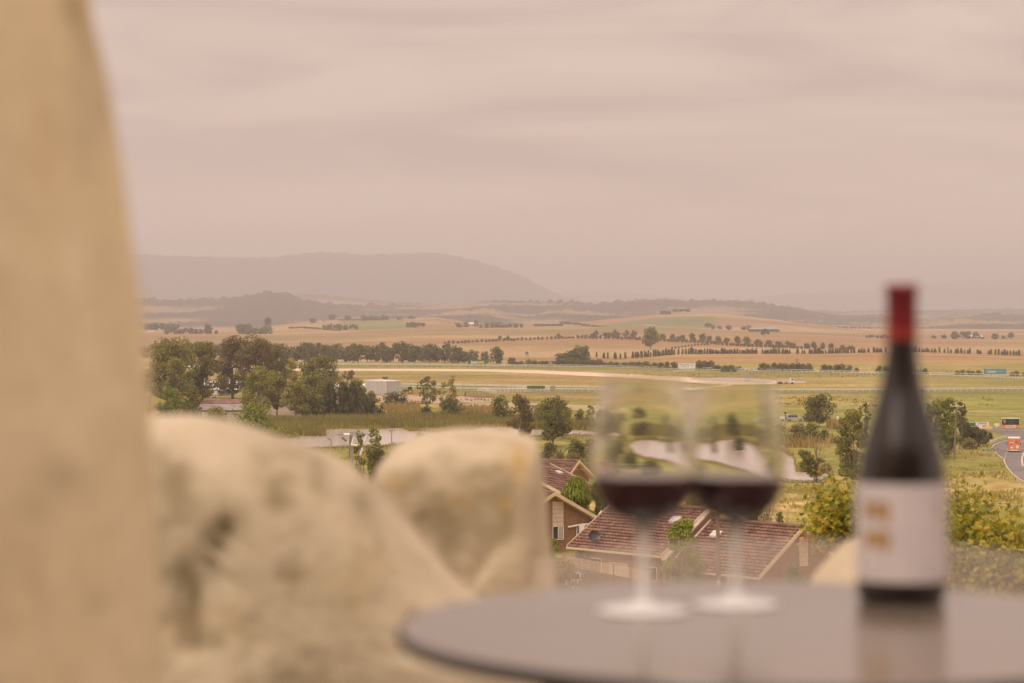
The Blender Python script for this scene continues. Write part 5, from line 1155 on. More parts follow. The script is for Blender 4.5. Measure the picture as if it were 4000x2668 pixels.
# autumn coloured plane trees: big lobed leaves
def plane(label, cx, top, base, w_, Y, seed, n, depth=3.0):
    rs = np.random.RandomState(seed); x = (cx-2000)/F*Y; zg = float(H(x, Y)); zt_ = 30+slope(top)*Y; zb = 30+slope(base)*Y
    wd = w_*Y/F; Hh = zt_-zg; r = empty('plane_tree', (x, Y, zg), label, 'tree')
    lobes = []
    for a, rad in [(-90,.10),(-60,.42),(-38,.22),(-12,.62),(14,.34),(38,.72),(64,.38),(90,.95),(116,.38),(142,.72),(166,.34),(192,.62),(218,.22),(240,.42)]:
        lobes.append((rad*math.cos(math.radians(a)), rad*math.sin(math.radians(a))))
    lobes = np.array(lobes); K = len(lobes); V = np.zeros((n*K, 3)); tt = np.zeros(n); b = MB()
    shoots = []
    ns = max(6, n//60)
    for i in range(ns):
        a = rs.random()*2*pi; u = math.sqrt(rs.random()); ex = math.cos(a)*u*wd/2; ey = math.sin(a)*u*depth/2
        hh = (zb-zg)+(zt_-zb)*(.15+.85*rs.random())*(1-.35*u*u); st_ = Vector((ex*.45, ey*.45, (zb-zg)*.96)); en = Vector((ex, ey, hh))
        shoots.append((st_, en)); b.tube([(0,0,-.2+.0), st_*.6, st_, st_.lerp(en,.5)+Vector((rs.normal()*.1,rs.normal()*.1,0)), en], [.06,.045,.028,.016,.006], 5)
    for i in range(n):
        s0, e0 = shoots[rs.randint(ns)]; f = rs.random()**.6; p = s0.lerp(e0, .18+.82*f)+Vector(rs.normal(size=3)*np.array([.26,.26,.2]))
        nr = Vector(rs.normal(size=3)*.7)+Vector((0,-.35,.8)); nr.normalize(); ax = nr.orthogonal().normalized(); ax.rotate(Matrix.Rotation(rs.random()*2*pi, 3, nr)); ay = nr.cross(ax)
        s = .075+.06*rs.random(); fold = .35*rs.random()
        for k in range(K):
            q = lobes[k]*s; V[i*K+k] = p+ax*q[0]+ay*q[1]-nr*fold*abs(q[0])
        tt[i] = rs.random()**1.3
    m_ = leafmesh('crown', V, tt, M['plane'], K); link('crown', m_, r); b.build('trunk', M['barkdark'], r, smooth=True)
plane('plane tree shoots with yellow green lobed leaves left of the bottle', 3300, 1872, 2085, 165, 46, 1, 4200)
plane('plane tree with yellow and brown lobed leaves immediately right of the bottle', 3770, 1868, 2380, 210, 44, 3, 9000)
plane('plane tree with lobed leaves at the far right edge behind the table', 3945, 1975, 2420, 280, 42, 4, 8500)
plane('low spreading plane tree behind the first, at the right edge', 3880, 2010, 2420, 330, 47, 5, 7000)

# belt of gums behind the far rail, hedgerows, far trees: build a few kinds and copy them
def kind(style, leafm, Hh, Wd, ls, nmax, parts, name, seed, bark='barkdark'):
    cm, tm = make_tree_meshes(style, Hh, Wd, ls, M[leafm], M[bark], seed, nmax)
    if parts: return (name, Hh, Wd, cm, tm)
    bm_ = bpy.data.meshes.new(name)       # crown and trunk in one mesh, two materials: too small in the photo to show parts
    nv = len(cm.vertices); v1 = np.empty(nv*3, np.float32); cm.vertices.foreach_get('co', v1)
    v2 = np.empty(len(tm.vertices)*3, np.float32); tm.vertices.foreach_get('co', v2)
    fs = [tuple(range(4*i, 4*i+4)) for i in range(nv//4)]+[tuple(nv+j for j in p.vertices) for p in tm.polygons]
    bm_.from_pydata(np.concatenate([v1, v2]).reshape(-1,3).tolist(), [], fs); bm_.materials.append(M[leafm]); bm_.materials.append(M[bark])
    mi = np.zeros(len(fs), np.int32); mi[nv//4:] = 1; bm_.polygons.foreach_set('material_index', mi)
    a = bm_.attributes.new('tint', 'FLOAT', 'FACE'); a.data.foreach_set('value', np.random.RandomState(seed).random(len(fs)).astype(np.float32)); bm_.update()
    return (name, Hh, Wd, bm_, None)
def put(kd, px, base, toprow, wpx, label, group, cat='tree', at=None, srcs={}):
    name, Hh, Wd, me, tm = kd; x, y, z = at if at else hit(px, base)
    s = y/F; sz = max(.6, (base-toprow)*s)/Hh; sx = wpx*s/Wd
    if tm is None:
        o = link(name, me, None, (x,y,z-.1*sz), R.random()*6.28, label, cat, group); o.scale = (sx,sx,sz); return o
    r = empty(name, (x,y,z-.1*sz), label, cat, group, R.random()*6.28); r.scale = (sx,sx,sz); link('crown', me, r); link('trunk', tm, r); return r
beltk = [kind('dense', 'belt', 14, 13, 1.0, 2600, True, 'gum_tree', 300+i) for i in range(3)]+[kind('gum', 'belt', 14, 12, 1.0, 2600, True, 'gum_tree', 310+i) for i in range(2)]
lab = 'grey green gum in the dense tree belt behind the far running rail'
for k in range(27):
    px = 1075+k*27.5+R.uniform(-6,6); tp = 1343+R.uniform(-8,12)+ (10 if 1240 < px < 1290 else 0)+(6 if px > 1700 else 0)
    if k % 3 == 0: tp -= 4
    put(R.choice(beltk), px, 1413+R.uniform(0,9), tp, R.uniform(52,75), lab, 'gums in the belt behind the far rail')
for k in range(12):
    px = 560+k*44+R.uniform(-8,8); put(R.choice(beltk), px, 1402+R.uniform(-4,6), 1345+R.uniform(-10,8), R.uniform(60,85), 'hazy gum behind the tall left tree group', 'hazy gums behind the left tree group')
for (px, tp, bs, ww, lb) in [(1812,1370,1418,40,'small gum left of the lone round gum near the green billboard'),(1845,1368,1420,48,'gum directly behind the green billboard'),(1895,1372,1420,40,'small gum at the right corner of the green billboard'),(1940,1354,1424,66,'lone round crowned gum right of the green billboard'),(1998,1396,1424,38,'low tree between the lone round gum and the tall lookout tower'),
    (2200,1378,1426,90,'broad dark tree left of the twin topped gum'),(2262,1352,1427,55,'twin topped gum above the dark scrub, left crown'),(2285,1350,1427,52,'twin topped gum above the dark scrub, right crown'),(2235,1366,1427,70,'dark tree just below the twin topped gum')]:
    put(R.choice(beltk), px, bs, tp, ww, lb, None)
shr = [kind('bush', 'belt', 6, 10, .8, 1300, False, 'scrub_bush', 330+i) for i in range(3)]+[kind('bush', 'casu', 6, 10, .8, 1300, False, 'scrub_bush', 335)]
def scrub(x0, x1, n, tf, bf, label, ww=(34,55)):
    for k in range(n):
        px = x0+(x1-x0)*(k+.5)/n+R.uniform(-4,4); put(R.choice(shr), px, bf(px), tf(px)+R.uniform(-3,4), R.uniform(*ww), label, 'scrub along the far rail', 'bush')
scrub(2000, 2180, 7, lambda p: 1408, lambda p: 1427, 'low green scrub bush behind the far rail near the tall lookout tower')
scrub(2180, 2370, 8, lambda p: 1398+(p-2180)*.06, lambda p: 1429+(p-2180)*.02, 'dark scrub bush under the twin topped gum behind the far rail', (40,60))
scrub(2370, 2650, 10, lambda p: 1414, lambda p: 1434+(p-2370)*.03, 'scrub bush in the low row left of the white billboard')
scrub(2722, 2790, 3, lambda p: 1408, lambda p: 1444, 'dark scrub bush just right of the white billboard')
scrub(2790, 2900, 4, lambda p: 1430, lambda p: 1447, 'low scrub bush above the green shelters at the far rail')
scrub(2965, 3175, 9, lambda p: 1420, lambda p: 1449+(p-2965)*.02, 'dark scrub bush around the distant power pole', (36,54))
scrub(3205, 3325, 5, lambda p: 1426, lambda p: 1453, 'dark scrub bush in the separate clump right of the distant power pole', (36,50))
scrub(3335, 3365, 1, lambda p: 1436, lambda p: 1455, 'single small dark bush by the far rail', (28,30))
scrub(3415, 3510, 3, lambda p: 1428, lambda p: 1456, 'scrub bush at the left side of the bottle neck', (36,50))
scrub(3575, 3630, 2, lambda p: 1438, lambda p: 1462, 'scrub bush behind the white lookout tower', (30,40))
scrub(3730, 3835, 5, lambda p: 1448, lambda p: 1464, 'scrub bush left of the blue billboard', (26,36))
scrub(3940, 4010, 3, lambda p: 1452, lambda p: 1468, 'scrub bush right of the blue billboard', (26,36))
# upper hedgerow of small round trees
hk = [kind('dense', 'hedge', 5, 5.5, .7, 520, False, 'hedgerow_tree', 350+i) for i in range(4)]
hb = lambda p: float(np.interp(p, [1735,1850,1950,2050,2250,2440,2600,2750,2900,3100,3200], [1344,1338,1334,1329,1322,1326,1334,1342,1354,1363,1366]))
p = 1738
while p < 3160:
    r_ = R.random(); big = (r_ > .86) and p > 1900; w_ = R.uniform(13,17)+(6 if big else 0)+(p > 2250)*2
    put(R.choice(hk), p, hb(p)+R.uniform(-1,1), hb(p)-R.uniform(9,13)-(p > 2250)*3-(11 if big else 0), w_, 'small round tree in the long hedgerow climbing the dry hill', 'small trees of the long hedgerow')
    p += R.uniform(12,19)
hk2 = [kind('dense', 'belt', 9, 9, .8, 900, False, 'paddock_tree', 360+i) for i in range(3)]
for k in range(28):
    px = 2330+k*37+R.uniform(-9,9)
    if abs(px-2540) < 40: continue
    b0 = hb(min(px,3200))+(-4 if px < 3150 else (px-3150)*.03)
    put(R.choice(hk2), px, b0-R.uniform(2,5), b0-R.uniform(20,36), R.uniform(24,36), 'middle sized tree rising behind the long hedgerow', 'middle sized trees behind the hedgerow')
# columnar row
ck = [kind('casu', 'hedge', 7, 3.2, .6, 420, False, 'columnar_tree', 370+i) for i in range(4)]
cb = lambda p: float(np.interp(p, [2320,2400,2520,2650,2800,2950,3200,3450,3600,3800,4040], [1395,1403,1396,1385,1383,1382,1382,1377,1376,1382,1391]))
p = 2330
while p < 4020:
    if not (2360 < p < 2372) and R.random() > .1:
        hh = R.uniform(13,22)+(5 if p < 2700 else 0)
        put(R.choice(ck), p, cb(p), cb(p)-hh, R.uniform(7,15), 'narrow columnar tree in the evenly planted row across the slope', 'columnar trees in the planted row')
    p += R.uniform(7,13) if p > 2450 else R.uniform(13,22)
for k in range(12):   # tree guards
    h = hit(2626+k*12.6, float(np.interp(2626+k*12.6, [2626,2720,2770], [1364,1352,1350])))
    MB().box((0,0,1.0), (1.9,.9,2.0)).box((0,0,2.05), (2.1,1.1,.1)).build('tree_guard', M['greenmetal'], None, h, label='dark boxy guard in the curved line on the dry hill below the hedgerow', cat='tree guard', group='boxy guards on the hill')
T('gum_tree', 'solitary tall gum with a dark crown standing above the hedgerow', 2541, 1278, 1366, 68, 'gum', 'gum', nmax=4500)
T('pine_tree', 'small flat-topped pine clump in front of the long pale green farm shed', 2988, 1285, 1318, 40, 'flat', 'dark', nmax=1500)
# hill trees
fk = [kind('dense', 'belt', 12, 12, 1.6, 500, False, 'hill_tree', 380+i) for i in range(4)]+[kind('flat', 'belt', 12, 12, 1.6, 420, False, 'hill_tree', 390)]
def hills_(lst, label, group, Y=None):
    for (px, tp, bs, ww) in lst:
        at = None
        if Y: x = (px-2000)/F*Y; at = (x, Y, 30+slope(bs)*Y)
        put(R.choice(fk), px, bs, tp, ww, label, group, at=at)
def rowof(x0, x1, n, tp, bs, ww, j=3): return [(x0+(x1-x0)*(k+.5)/n+R.uniform(-3,3), tp+R.uniform(-j,j), bs+R.uniform(-1,1), ww*R.uniform(.8,1.25)) for k in range(n)]
hills_(rowof(560,700,7,1264,1290,28), 'dark tree behind the white two-gabled farmhouse', 'trees behind the white farmhouse', 3400)
hills_(rowof(640,830,10,1283,1306,26), 'tree in the clump around the white two-gabled farmhouse', 'trees round the white farmhouse', 3150)
hills_([(813,1266,1304,36),(845,1290,1306,18)], 'taller dark tree at the right end of the white farmhouse clump', 'taller trees right of the white farmhouse', 3150)
hills_(rowof(930,1060,8,1272,1308,34,8), 'grey green tree in the thick clump on the left slope', 'trees in the thick clump on the left slope', 3180)
hills_([(1047,1240,1272,34)], 'rounded dark tree topping the thick clump on the left slope', None, 3500)
hills_([(1221,1241,1263,34)], 'umbrella shaped tree on the left hill crest', None, 4500); hills_([(1298,1227,1250,38)], 'open crowned pale tree on the skyline left of the dark farmhouse', None, 4500)
hills_([(1357,1232,1252,32)], 'umbrella shaped tree beside the dark low farmhouse', None, 4500)
hills_(rowof(1408,1520,7,1233,1258,24,4), 'dark tree in the crest clump right of the dark low farmhouse', 'trees in the crest clump', 4500)
hills_([(1560,1236,1258,26),(1605,1232,1254,28)], 'dark tree near the right end of the left hill crest', 'trees at the right end of the left hill crest', 4450)
hills_(rowof(1580,1660,5,1258,1280,24,4), 'tree at the edge of the green vineyard on the left hill', 'trees at the edge of the left vineyard', 3600)
hills_(rowof(1260,1400,11,1266,1290,16,4), 'dark tree in the diagonal line below the left vineyard', 'trees in the diagonal line below the vineyard', 3400)
hills_([(1672+k*21,1261,1268,10) for k in range(6)], 'small dark ball shaped tree in the spaced row on the yellow slope', 'ball shaped trees on the yellow slope', 4100)
hills_([(1790,1262,1280,22),(1820,1256,1280,26),(1860,1250,1278,24),(1800,1268,1281,20)], 'dark tree beside the cream farmhouse', 'trees beside the cream farmhouse', 3700)
hills_(rowof(1875,2040,13,1266,1286,16,4), 'tree in the wedge shaped plantation right of the cream farmhouse', 'plantation trees right of the cream farmhouse', 3550)
hills_(rowof(1900,1960,4,1258,1268,16), 'small far tree behind the plantation', 'small far trees behind the plantation', 4300)
hills_(rowof(2625,2692,8,1206,1219,13,1), 'clipped round tree in the tight row on top of the vineyard hill', 'clipped trees on the hilltop', 4580)
hills_([(2765,1262,1284,32),(2812,1272,1286,24),(2848,1270,1288,30),(2785,1270,1286,20)], 'dark tree on the dry slope right of the vineyard', 'dark trees right of the vineyard', 3300)
hills_([(2905,1274,1290,24),(2925,1272,1290,24)], 'dark tree at the left end of the long pale green farm shed', 'trees left of the pale green farm shed', 3300)
hills_(rowof(3270,3400,8,1276,1284,9,2), 'tiny tree round the pale homestead on the right skyline', 'tiny trees round the pale homestead', 4550)
hills_([(3648,1310,1323,22),(3687,1308,1323,26),(3730,1294,1328,34),(3762,1296,1328,40),(3780,1294,1327,30),(3812,1297,1328,32),(3838,1315,1328,16),(3888,1302,1327,34),(3920,1312,1328,20),(3950,1300,1328,34)], 'dark spreading pine near the white-roofed farmhouse at the right', 'dark pines at the right', 3150)
hills_(rowof(3380,3500,9,1308,1322,14,3), 'hazy tree in the thin line right of the dry hill', 'hazy trees in the thin line', 2900)
# low hedge lines on hills
def hedge(label, pts, hpx, Ys):
    P = [W(px, row, Ys) for (px, row) in pts]; rs = np.random.RandomState(int(pts[0][0])); cl = []
    o = Vector(P[0])
    for (a, c) in zip(P[:-1], P[1:]):
        n = max(2, int((Vector(c)-Vector(a)).length/6))
        for k in range(n): q = Vector(a).lerp(Vector(c), k/n)-o; cl.append((q.x, q.y, q.z+hpx*Ys/F*.4, 5, 4, hpx*Ys/F*.6))
    v, t = leaves(rs, cl, len(cl)*60, 1.6, .6); ob = link('hedge', leafmesh('hedge', v, t, M['belt']), None, tuple(o)); tag(ob, label, 'hedge'); return ob
hedge('long dark hedge line descending right from the white-bayed farmhouse', [(2195,1262),(2260,1268),(2330,1278),(2440,1288)], 7, 3450)
hedge('curved dark hedge around the yellow terrace on the left hill', [(1140,1282),(1180,1280),(1270,1286),(1340,1292)], 5, 3300)
hedge('short dark hedge on the yellow slope below the white-bayed farmhouse', [(2005,1288),(2050,1286),(2088,1288)], 4, 3200)

# ================================================================== REEDS AND ROUGH GRASS
def blades(name, spots, n, hh, ww, m, seed, label=None, lean=.25, drift=False):
    """n tapering blades scattered over photo-outlined ground strips: spots = [(px0,px1,row0,row1,weight)]"""
    rs = np.random.RandomState(seed); wts = np.array([s[4] for s in spots], float); pick = rs.choice(len(spots), n, p=wts/wts.sum())
    V = np.zeros((n*3, 3))
    for i in range(n):
        s = spots[pick[i]]; px = s[0]+(s[1]-s[0])*rs.random(); row = s[2]+(s[3]-s[2])*rs.random()
        Y = 30*F/(row-1240) if row < 1880 else None
        if Y is None or Y < 470: x, y, z = hit(px, row)
        else: x, y, z = (px-2000)/F*Y, Y, 0
        u_ = (px-s[0])/(s[1]-s[0]); e_ = min(u_, 1-u_)*(2 if s[1] < 3990 else 9)
        if s[1] >= 3990 and px > float(np.interp(row, [1700,1740,1796,1838,1890,2030], [3880,3870,3910,3930,3990,4080])): V[3*i:3*i+3] = V[3*max(i-1,0):3*max(i-1,0)+3]+.05; continue
        if drift and noise.noise((x/9, y/16, 4.2))+min(.25, e_)-.28 < R.random()*.35-.12: V[3*i:3*i+3] = V[3*max(i-1,0):3*max(i-1,0)+3]+.05; continue
        h_ = hh*(.6+.7*rs.random()); a = rs.random()*2*pi; w_ = ww*(.6+.8*rs.random()); l = rs.normal(size=2)*lean*h_
        V[3*i] = (x-math.cos(a)*w_, y-math.sin(a)*w_, z-.05); V[3*i+1] = (x+math.cos(a)*w_, y+math.sin(a)*w_, z-.05); V[3*i+2] = (x+l[0], y+l[1], z+h_)
    o = link(name, leafmesh(name, V, rs.random(n), m, 3), kind='stuff')
    if label: o['label'] = label
blades('reeds', [(1040,1180,1640,1676,2),(1180,1560,1636,1673,8),(1480,1880,1625,1674,9),(1860,2060,1632,1666,4),(2060,2350,1655,1680,4),(1040,1270,1684,1706,2),(2420,3050,1670,1705,5)], 26000, 1.7, .16, M['reed'], 21)
# reeds and sedge fringing the shore
def fringe():
    n = 9000; rs = np.random.RandomState(31); V = np.zeros((n*3, 3)); S = [(p, a) for p, a, b_ in lake]; S2 = [(p, b_) for p, a, b_ in lake]
    for i in range(n):
        far = rs.random() < .6; px = 1100+2160*rs.random(); row = float(np.interp(px, [q[0] for q in (S if far else S2)], [q[1] for q in (S if far else S2)]))
        row += (-abs(rs.normal())*5+2 if far else abs(rs.normal())*6-2)+3*math.sin(px/23)*math.sin(px/57)
        Y = 30*F/(row-1240); x = (px-2000)/F*Y; z = float(H(x, Y)); h_ = (1.1 if far else .45)*(.5+.8*rs.random()); a = rs.random()*6.28; l = rs.normal(size=2)*.3*h_
        V[3*i] = (x-math.cos(a)*.14, Y-math.sin(a)*.14, z-.05); V[3*i+1] = (x+math.cos(a)*.14, Y+math.sin(a)*.14, z-.05); V[3*i+2] = (x+l[0], Y+l[1], z+h_)
    link('reeds', leafmesh('shore_sedge', V, rs.random(n), M['reed'], 3), kind='stuff')
fringe()
blades('reed_plumes', [(1500,1640,1592,1625,5),(1560,1640,1600,1630,2),(1800,1960,1606,1630,3),(3060,3260,1728,1750,1),(3230,3310,1665,1682,1)], 6500, 2.2, .16, M['reedpink'], 22, drift=True)
blades('rough_grass', [(3640,4000,1800,1990,8),(3600,3900,1740,1830,3),(3040,3300,1895,1990,3),(2980,3400,1880,1900,3),(2200,2400,1712,1740,1),(1300,1700,1745,1800,3)], 13000, .34, .09, M['tuft'], 23, lean=.5, drift=True)
blades('rough_grass', [(2400,3500,1462,1475,1),(3000,4000,1550,1592,4),(2900,4000,1440,1476,2),(1700,2300,1560,1580,1),(1400,2300,1430,1440,1)], 7000, .5, .28, M['tuft'], 24, lean=.5, drift=True)

# ================================================================== TERRACE: ROCKS, TABLE, GLASSES, BOTTLE
b = MB(); b.box((0,.7,28.85), (9,7,.3)); b.build('terrace_floor', mat('terrace_paving', (.30,.25,.19), .85, (.24,.20,.15), 4), kind='structure')
def boulder(name, label, out, Y, th, m, amp=.03, seed=0, cat='rock', nu=110, nl=60, power=3.0, grooves=(), lichen_shade=(), off=0.0):
    """rock with the photographed outline, its own depth th and a rounded, worn surface. out: photo outline (px,row), clockwise
    grooves: [(points, width px, depth m)] cracks worn into the face, their shade tinted in; lichen: [(px,row,rx,ry,strength,kind)] growth on the stone, and shade painted under the overhang"""
    P = [Vector(W(px, row, Y)) for px, row in out]
    L_ = [0]
    for a, c in zip(P, P[1:]+P[:1]): L_.append(L_[-1]+(c-a).length)
    pts = []
    for k in range(nu):
        d = L_[-1]*k/nu; i = max(j for j in range(len(P)) if L_[j] <= d); a, c = P[i], P[(i+1)%len(P)]; pts.append(a.lerp(c, (d-L_[i])/max(1e-9, L_[i+1]-L_[i])))
    for _ in range(2): pts = [(pts[k-1]+pts[k]*2+pts[(k+1)%nu])/4 for k in range(nu)]
    cx = sum((p for p in pts), Vector())/nu; e = 2/power
    v = []; f = []
    for j in range(nl+1):
        a = pi*j/nl; sc = max(0, math.sin(a))**e; cc = math.cos(a); t = -math.copysign(abs(cc)**e, cc)
        for k in range(nu):
            q = cx+(pts[k]-cx)*sc; v.append(Vector((q.x, Y+(t*.5+off)*th, q.z)))
    for j in range(nl):
        for k in range(nu): f.append((j*nu+k, j*nu+(k+1)%nu, (j+1)*nu+(k+1)%nu, (j+1)*nu+k))
    nv = []; cols = []
    for p_ in v:
        d = (p_-cx); n_ = noise.fractal(p_*3.2+Vector((seed,0,0)), 1, 2, 4); n2 = noise.noise(p_*1.6+Vector((0,seed,0)))
        dd = d.normalized() if d.length > 1e-6 else Vector((0,-1,0)); q = p_+dd*(n_*amp*.5+n2*amp)
        px = 2000+q.x/q.y*F; row = 1240-(q.z-CAMZ)/q.y*F; g_ = 0
        if p_.y < Y+(off+.05)*th:
            q.y += (n2*amp+n_*amp)*1.2
            for (gp, gw, gd) in grooves:
                dm = 1e9
                for (x0,y0),(x1,y1) in zip(gp[:-1], gp[1:]):
                    tt = max(0, min(1, ((px-x0)*(x1-x0)+(row-y0)*(y1-y0))/((x1-x0)**2+(y1-y0)**2))); dm = min(dm, math.hypot(px-x0-(x1-x0)*tt, row-y0-(y1-y0)*tt))
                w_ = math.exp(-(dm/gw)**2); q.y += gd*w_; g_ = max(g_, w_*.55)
        li = [g_*.9, 0, 0]  # groove shade and dirt put into the colour, beside the growth
        for (lx, ly, rx, ry, st_, kd_) in lichen_shade:
            w_ = math.exp(-((px-lx)/rx)**2-((row-ly)/ry)**2)*st_; li[kd_] = max(li[kd_], w_)
        nv.append(q); cols += [li[0], li[1], 0, 1]
    b = MB(); b.add(nv, f); me = b.mesh(name, m, True)
    ca = me.color_attributes.new('lichen_shade', 'FLOAT_COLOR', 'POINT'); ca.data.foreach_set('color', cols)
    o = link(name, me); c = Vector((cx.x, Y, 29.0)); me.transform(Matrix.Translation(-c)); o.location = c
    tag(o, label, cat); return o
boulder('stone_pillar', 'tall smooth honey coloured stone standing at the left edge', [(-900,-500),(250,-500),(290,-60),(338,60),(368,180),(395,340),(430,560),(462,780),(490,980),(512,1150),(530,1330),(548,1480),(562,1660),(572,1850),(580,2030),(585,2200),(590,2400),(590,2900),(-900,2900)], 1.65, .7, M['rockplain'], .012, 1, nu=140, off=-.15, lichen_shade=[(235,1880,70,50,.6,0),(390,2360,50,40,.4,0),(290,30,40,70,.9,0),(310,10,30,60,.9,1),(120,2000,90,40,.3,0),(400,420,30,120,.5,0),(340,180,60,140,.5,0),(330,450,60,200,.3,0)])
boulder('boulder', 'broad mottled limestone boulder sloping down to the right towards the table', [(420,1640),(560,1622),(650,1608),(780,1622),(900,1650),(1010,1690),(1150,1725),(1280,1785),(1400,1865),(1480,1940),(1560,2045),(1650,2165),(1740,2270),(1840,2370),(2000,2470),(2250,2540),(2450,2620),(2500,2900),(420,2900)], 2.85, .6, M['rock'], .02, 4, nu=170, power=4, grooves=[([(880,2075),(830,2140),(780,2220),(735,2340),(720,2440),(735,2540)],34,.03)], lichen_shade=[(900,1985,80,50,.6,0),(1085,1960,90,60,1,0),(1060,1880,110,60,.8,0),(1240,1850,45,90,.8,0),(1420,1950,50,70,.7,0),(1010,1830,60,110,.8,0),(690,1900,60,110,.7,0),(620,1790,60,60,.6,0),(1130,1770,150,45,.6,0),(930,2020,60,60,.5,0),(1100,1735,60,40,.5,0),(770,2000,60,60,.5,0),(650,2270,60,60,.5,0),(520,1900,50,60,.7,0),(1180,2050,70,60,.35,0)])
boulder('boulder', 'lichened, spotted squarish boulder in the middle with a flat right side', [(1500,1890),(1512,1805),(1560,1750),(1655,1712),(1780,1694),(1900,1692),(2020,1704),(2090,1726),(2108,1800),(2116,1950),(2124,2100),(2135,2230),(2150,2500),(2150,2750),(1500,2750),(1490,2300)], 3.55, .75, M['rock'], .022, 9, nu=190, power=7, grooves=[([(1660,2060),(1740,2115),(1850,2140),(1960,2120)],45,.015)], lichen_shade=[(1760,2080,120,40,.4,0),(1930,2070,80,40,.3,0),(1850,1860,90,50,.9,0),(1950,1830,50,40,.7,0),(1700,1960,80,60,.8,0),(1830,1985,90,60,1,0),(1640,1880,60,60,.8,0),(1990,1900,45,80,.6,0),(1970,2010,40,60,.8,0),(1560,1900,50,50,.8,0),(1740,1800,60,50,.5,0),(1900,1930,120,80,.7,0),(1740,2010,120,60,.8,0),(2020,1790,45,55,1,1),(2045,1850,25,70,.6,1),(1975,1975,25,30,.9,1),(1800,1960,50,25,.5,1),(1540,1890,30,30,.6,1)])
boulder('boulder', 'small pale rock peeking out left of the bottle behind the table', [(3185,2360),(3210,2290),(3260,2225),(3320,2165),(3380,2120),(3450,2100),(3530,2130),(3600,2200),(3640,2400),(3640,2800),(3100,2800)], 3.5, .6, M['rockplain'], .02, 17)
# unseen wall added behind the camera to darken reflections and deepen foreground contrast
tb = empty('added_rear_wall', (0,-3.2,29.0), 'unseen wall with glazed doors added behind the camera to darken reflections', 'building')
MB().box((-3.2,0,1.5), (4.2,.25,3)).box((1.0,0,2.65), (4.2,.25,.7)).box((4.6,0,1.5), (3,.25,3)).build('wall', mat('rendered_wall', (.30,.24,.19), .85, (.26,.2,.16), 2), tb)
for q in (-.05,2.05): MB().box((q,-.02,1.15), (2.05,.05,2.3)).build('glass_door', M['glassdark'], tb)
MB().box((.6,.35,3.08), (12,1.2,.16)).build('eave', M['timber'], tb)
# table
HT = .273; tz = CAMZ-HT; tc_ = (.236, 2.02)
r = empty('round_table', (tc_[0], tc_[1], 29.0), 'round grey cafe table with a dark rim holding the wine', 'table'); t0 = tz-29.0
M['tabletop'] = mat('satin_table_laminate', (.18,.145,.112), .15, (.16,.128,.10), 3, spec=.7, bump=.02, bscale=300)
MB().lathe([(0,t0-.012),(.331,t0-.012),(.3345,t0-.009),(.3355,t0-.004),(.334,t0-.001),(.331,t0),(0,t0)], 128).build('tabletop', M['tabletop'], r, smooth=False)
MB().lathe([(.322,t0-.0135),(.3365,t0-.0135),(.3385,t0-.011),(.3385,t0-.0045),(.3368,t0-.0015),(.3362,t0-.0012),(.3358,t0-.014),(.322,t0-.0155)], 128).build('rim', M['darksteel'], r, smooth=True)
MB().tube([(0,0,.03),(0,0,t0-.014)], .03, 24).build('column', M['darksteel'], r)
MB().lathe([(.0,t0-.02),(.12,t0-.02),(.12,t0-.0135),(0,t0-.0135)], 32).build('mounting_plate', M['darksteel'], r)
for k in range(4):
    a = pi/4+k*pi/2+.25; MB().tube([(0,0,.05),(.14*math.cos(a),.14*math.sin(a),.035),(.29*math.cos(a),.29*math.sin(a),.012)], [.016,.014,.011], 8).build('foot', M['darksteel'], r)
for k in range(4):
    a = k*pi/2+.35+pi; MB().tube([(.22*math.cos(a),.22*math.sin(a),t0-.014),(.21*math.cos(a),.21*math.sin(a),t0-.05),(.02*math.cos(a),.02*math.sin(a),t0-.2)], [.013,.012,.012], 8).build('brace', M['darksteel'], r)

def glassmat():
    m, nt, b = newmat('clear_glass'); setc(b, 'Base Color', (1,1,1,1)); setc(b, 'Roughness', 0); setc(b, 'Transmission Weight', 1); setc(b, 'IOR', 1.40); return m
M['glass'] = glassmat(); M['glassfoot'] = glassmat(); M['glassfoot'].node_tree.nodes['Principled BSDF'].inputs['Roughness'].default_value = .38; M['glassfoot'].name = 'sky_bright_glass'; M['glassfoot'].node_tree.nodes['Principled BSDF'].inputs['Transmission Weight'].default_value = .25  # white body colour stands in for sky light refracted in foot and stem
def winemat():
    m, nt, b = newmat('red_wine'); setc(b, 'Base Color', (.11,.003,.013,1)); setc(b, 'Roughness', .02); setc(b, 'IOR', 1.34); setc(b, 'Transmission Weight', .6)
    va = nt.nodes.new('ShaderNodeVolumeAbsorption'); va.inputs['Color'].default_value = (.83,.02,.12,1); va.inputs['Density'].default_value = 380
    nt.links.new(va.outputs[0], nt.nodes['Material Output'].inputs['Volume']); return m
M['wine'] = winemat()
def smoothprof(P, n=6):
    out = []
    for i in range(len(P)-1):
        p0 = P[max(0,i-1)]; p1 = P[i]; p2 = P[i+1]; p3 = P[min(len(P)-1,i+2)]
        for k in range(n):
            t = k/n; out.append(tuple(.5*((2*p1[j])+(-p0[j]+p2[j])*t+(2*p0[j]-5*p1[j]+4*p2[j]-p3[j])*t*t+(-p0[j]+3*p1[j]-3*p2[j]+p3[j])*t**3) for j in range(2)))
    return out+[P[-1]]
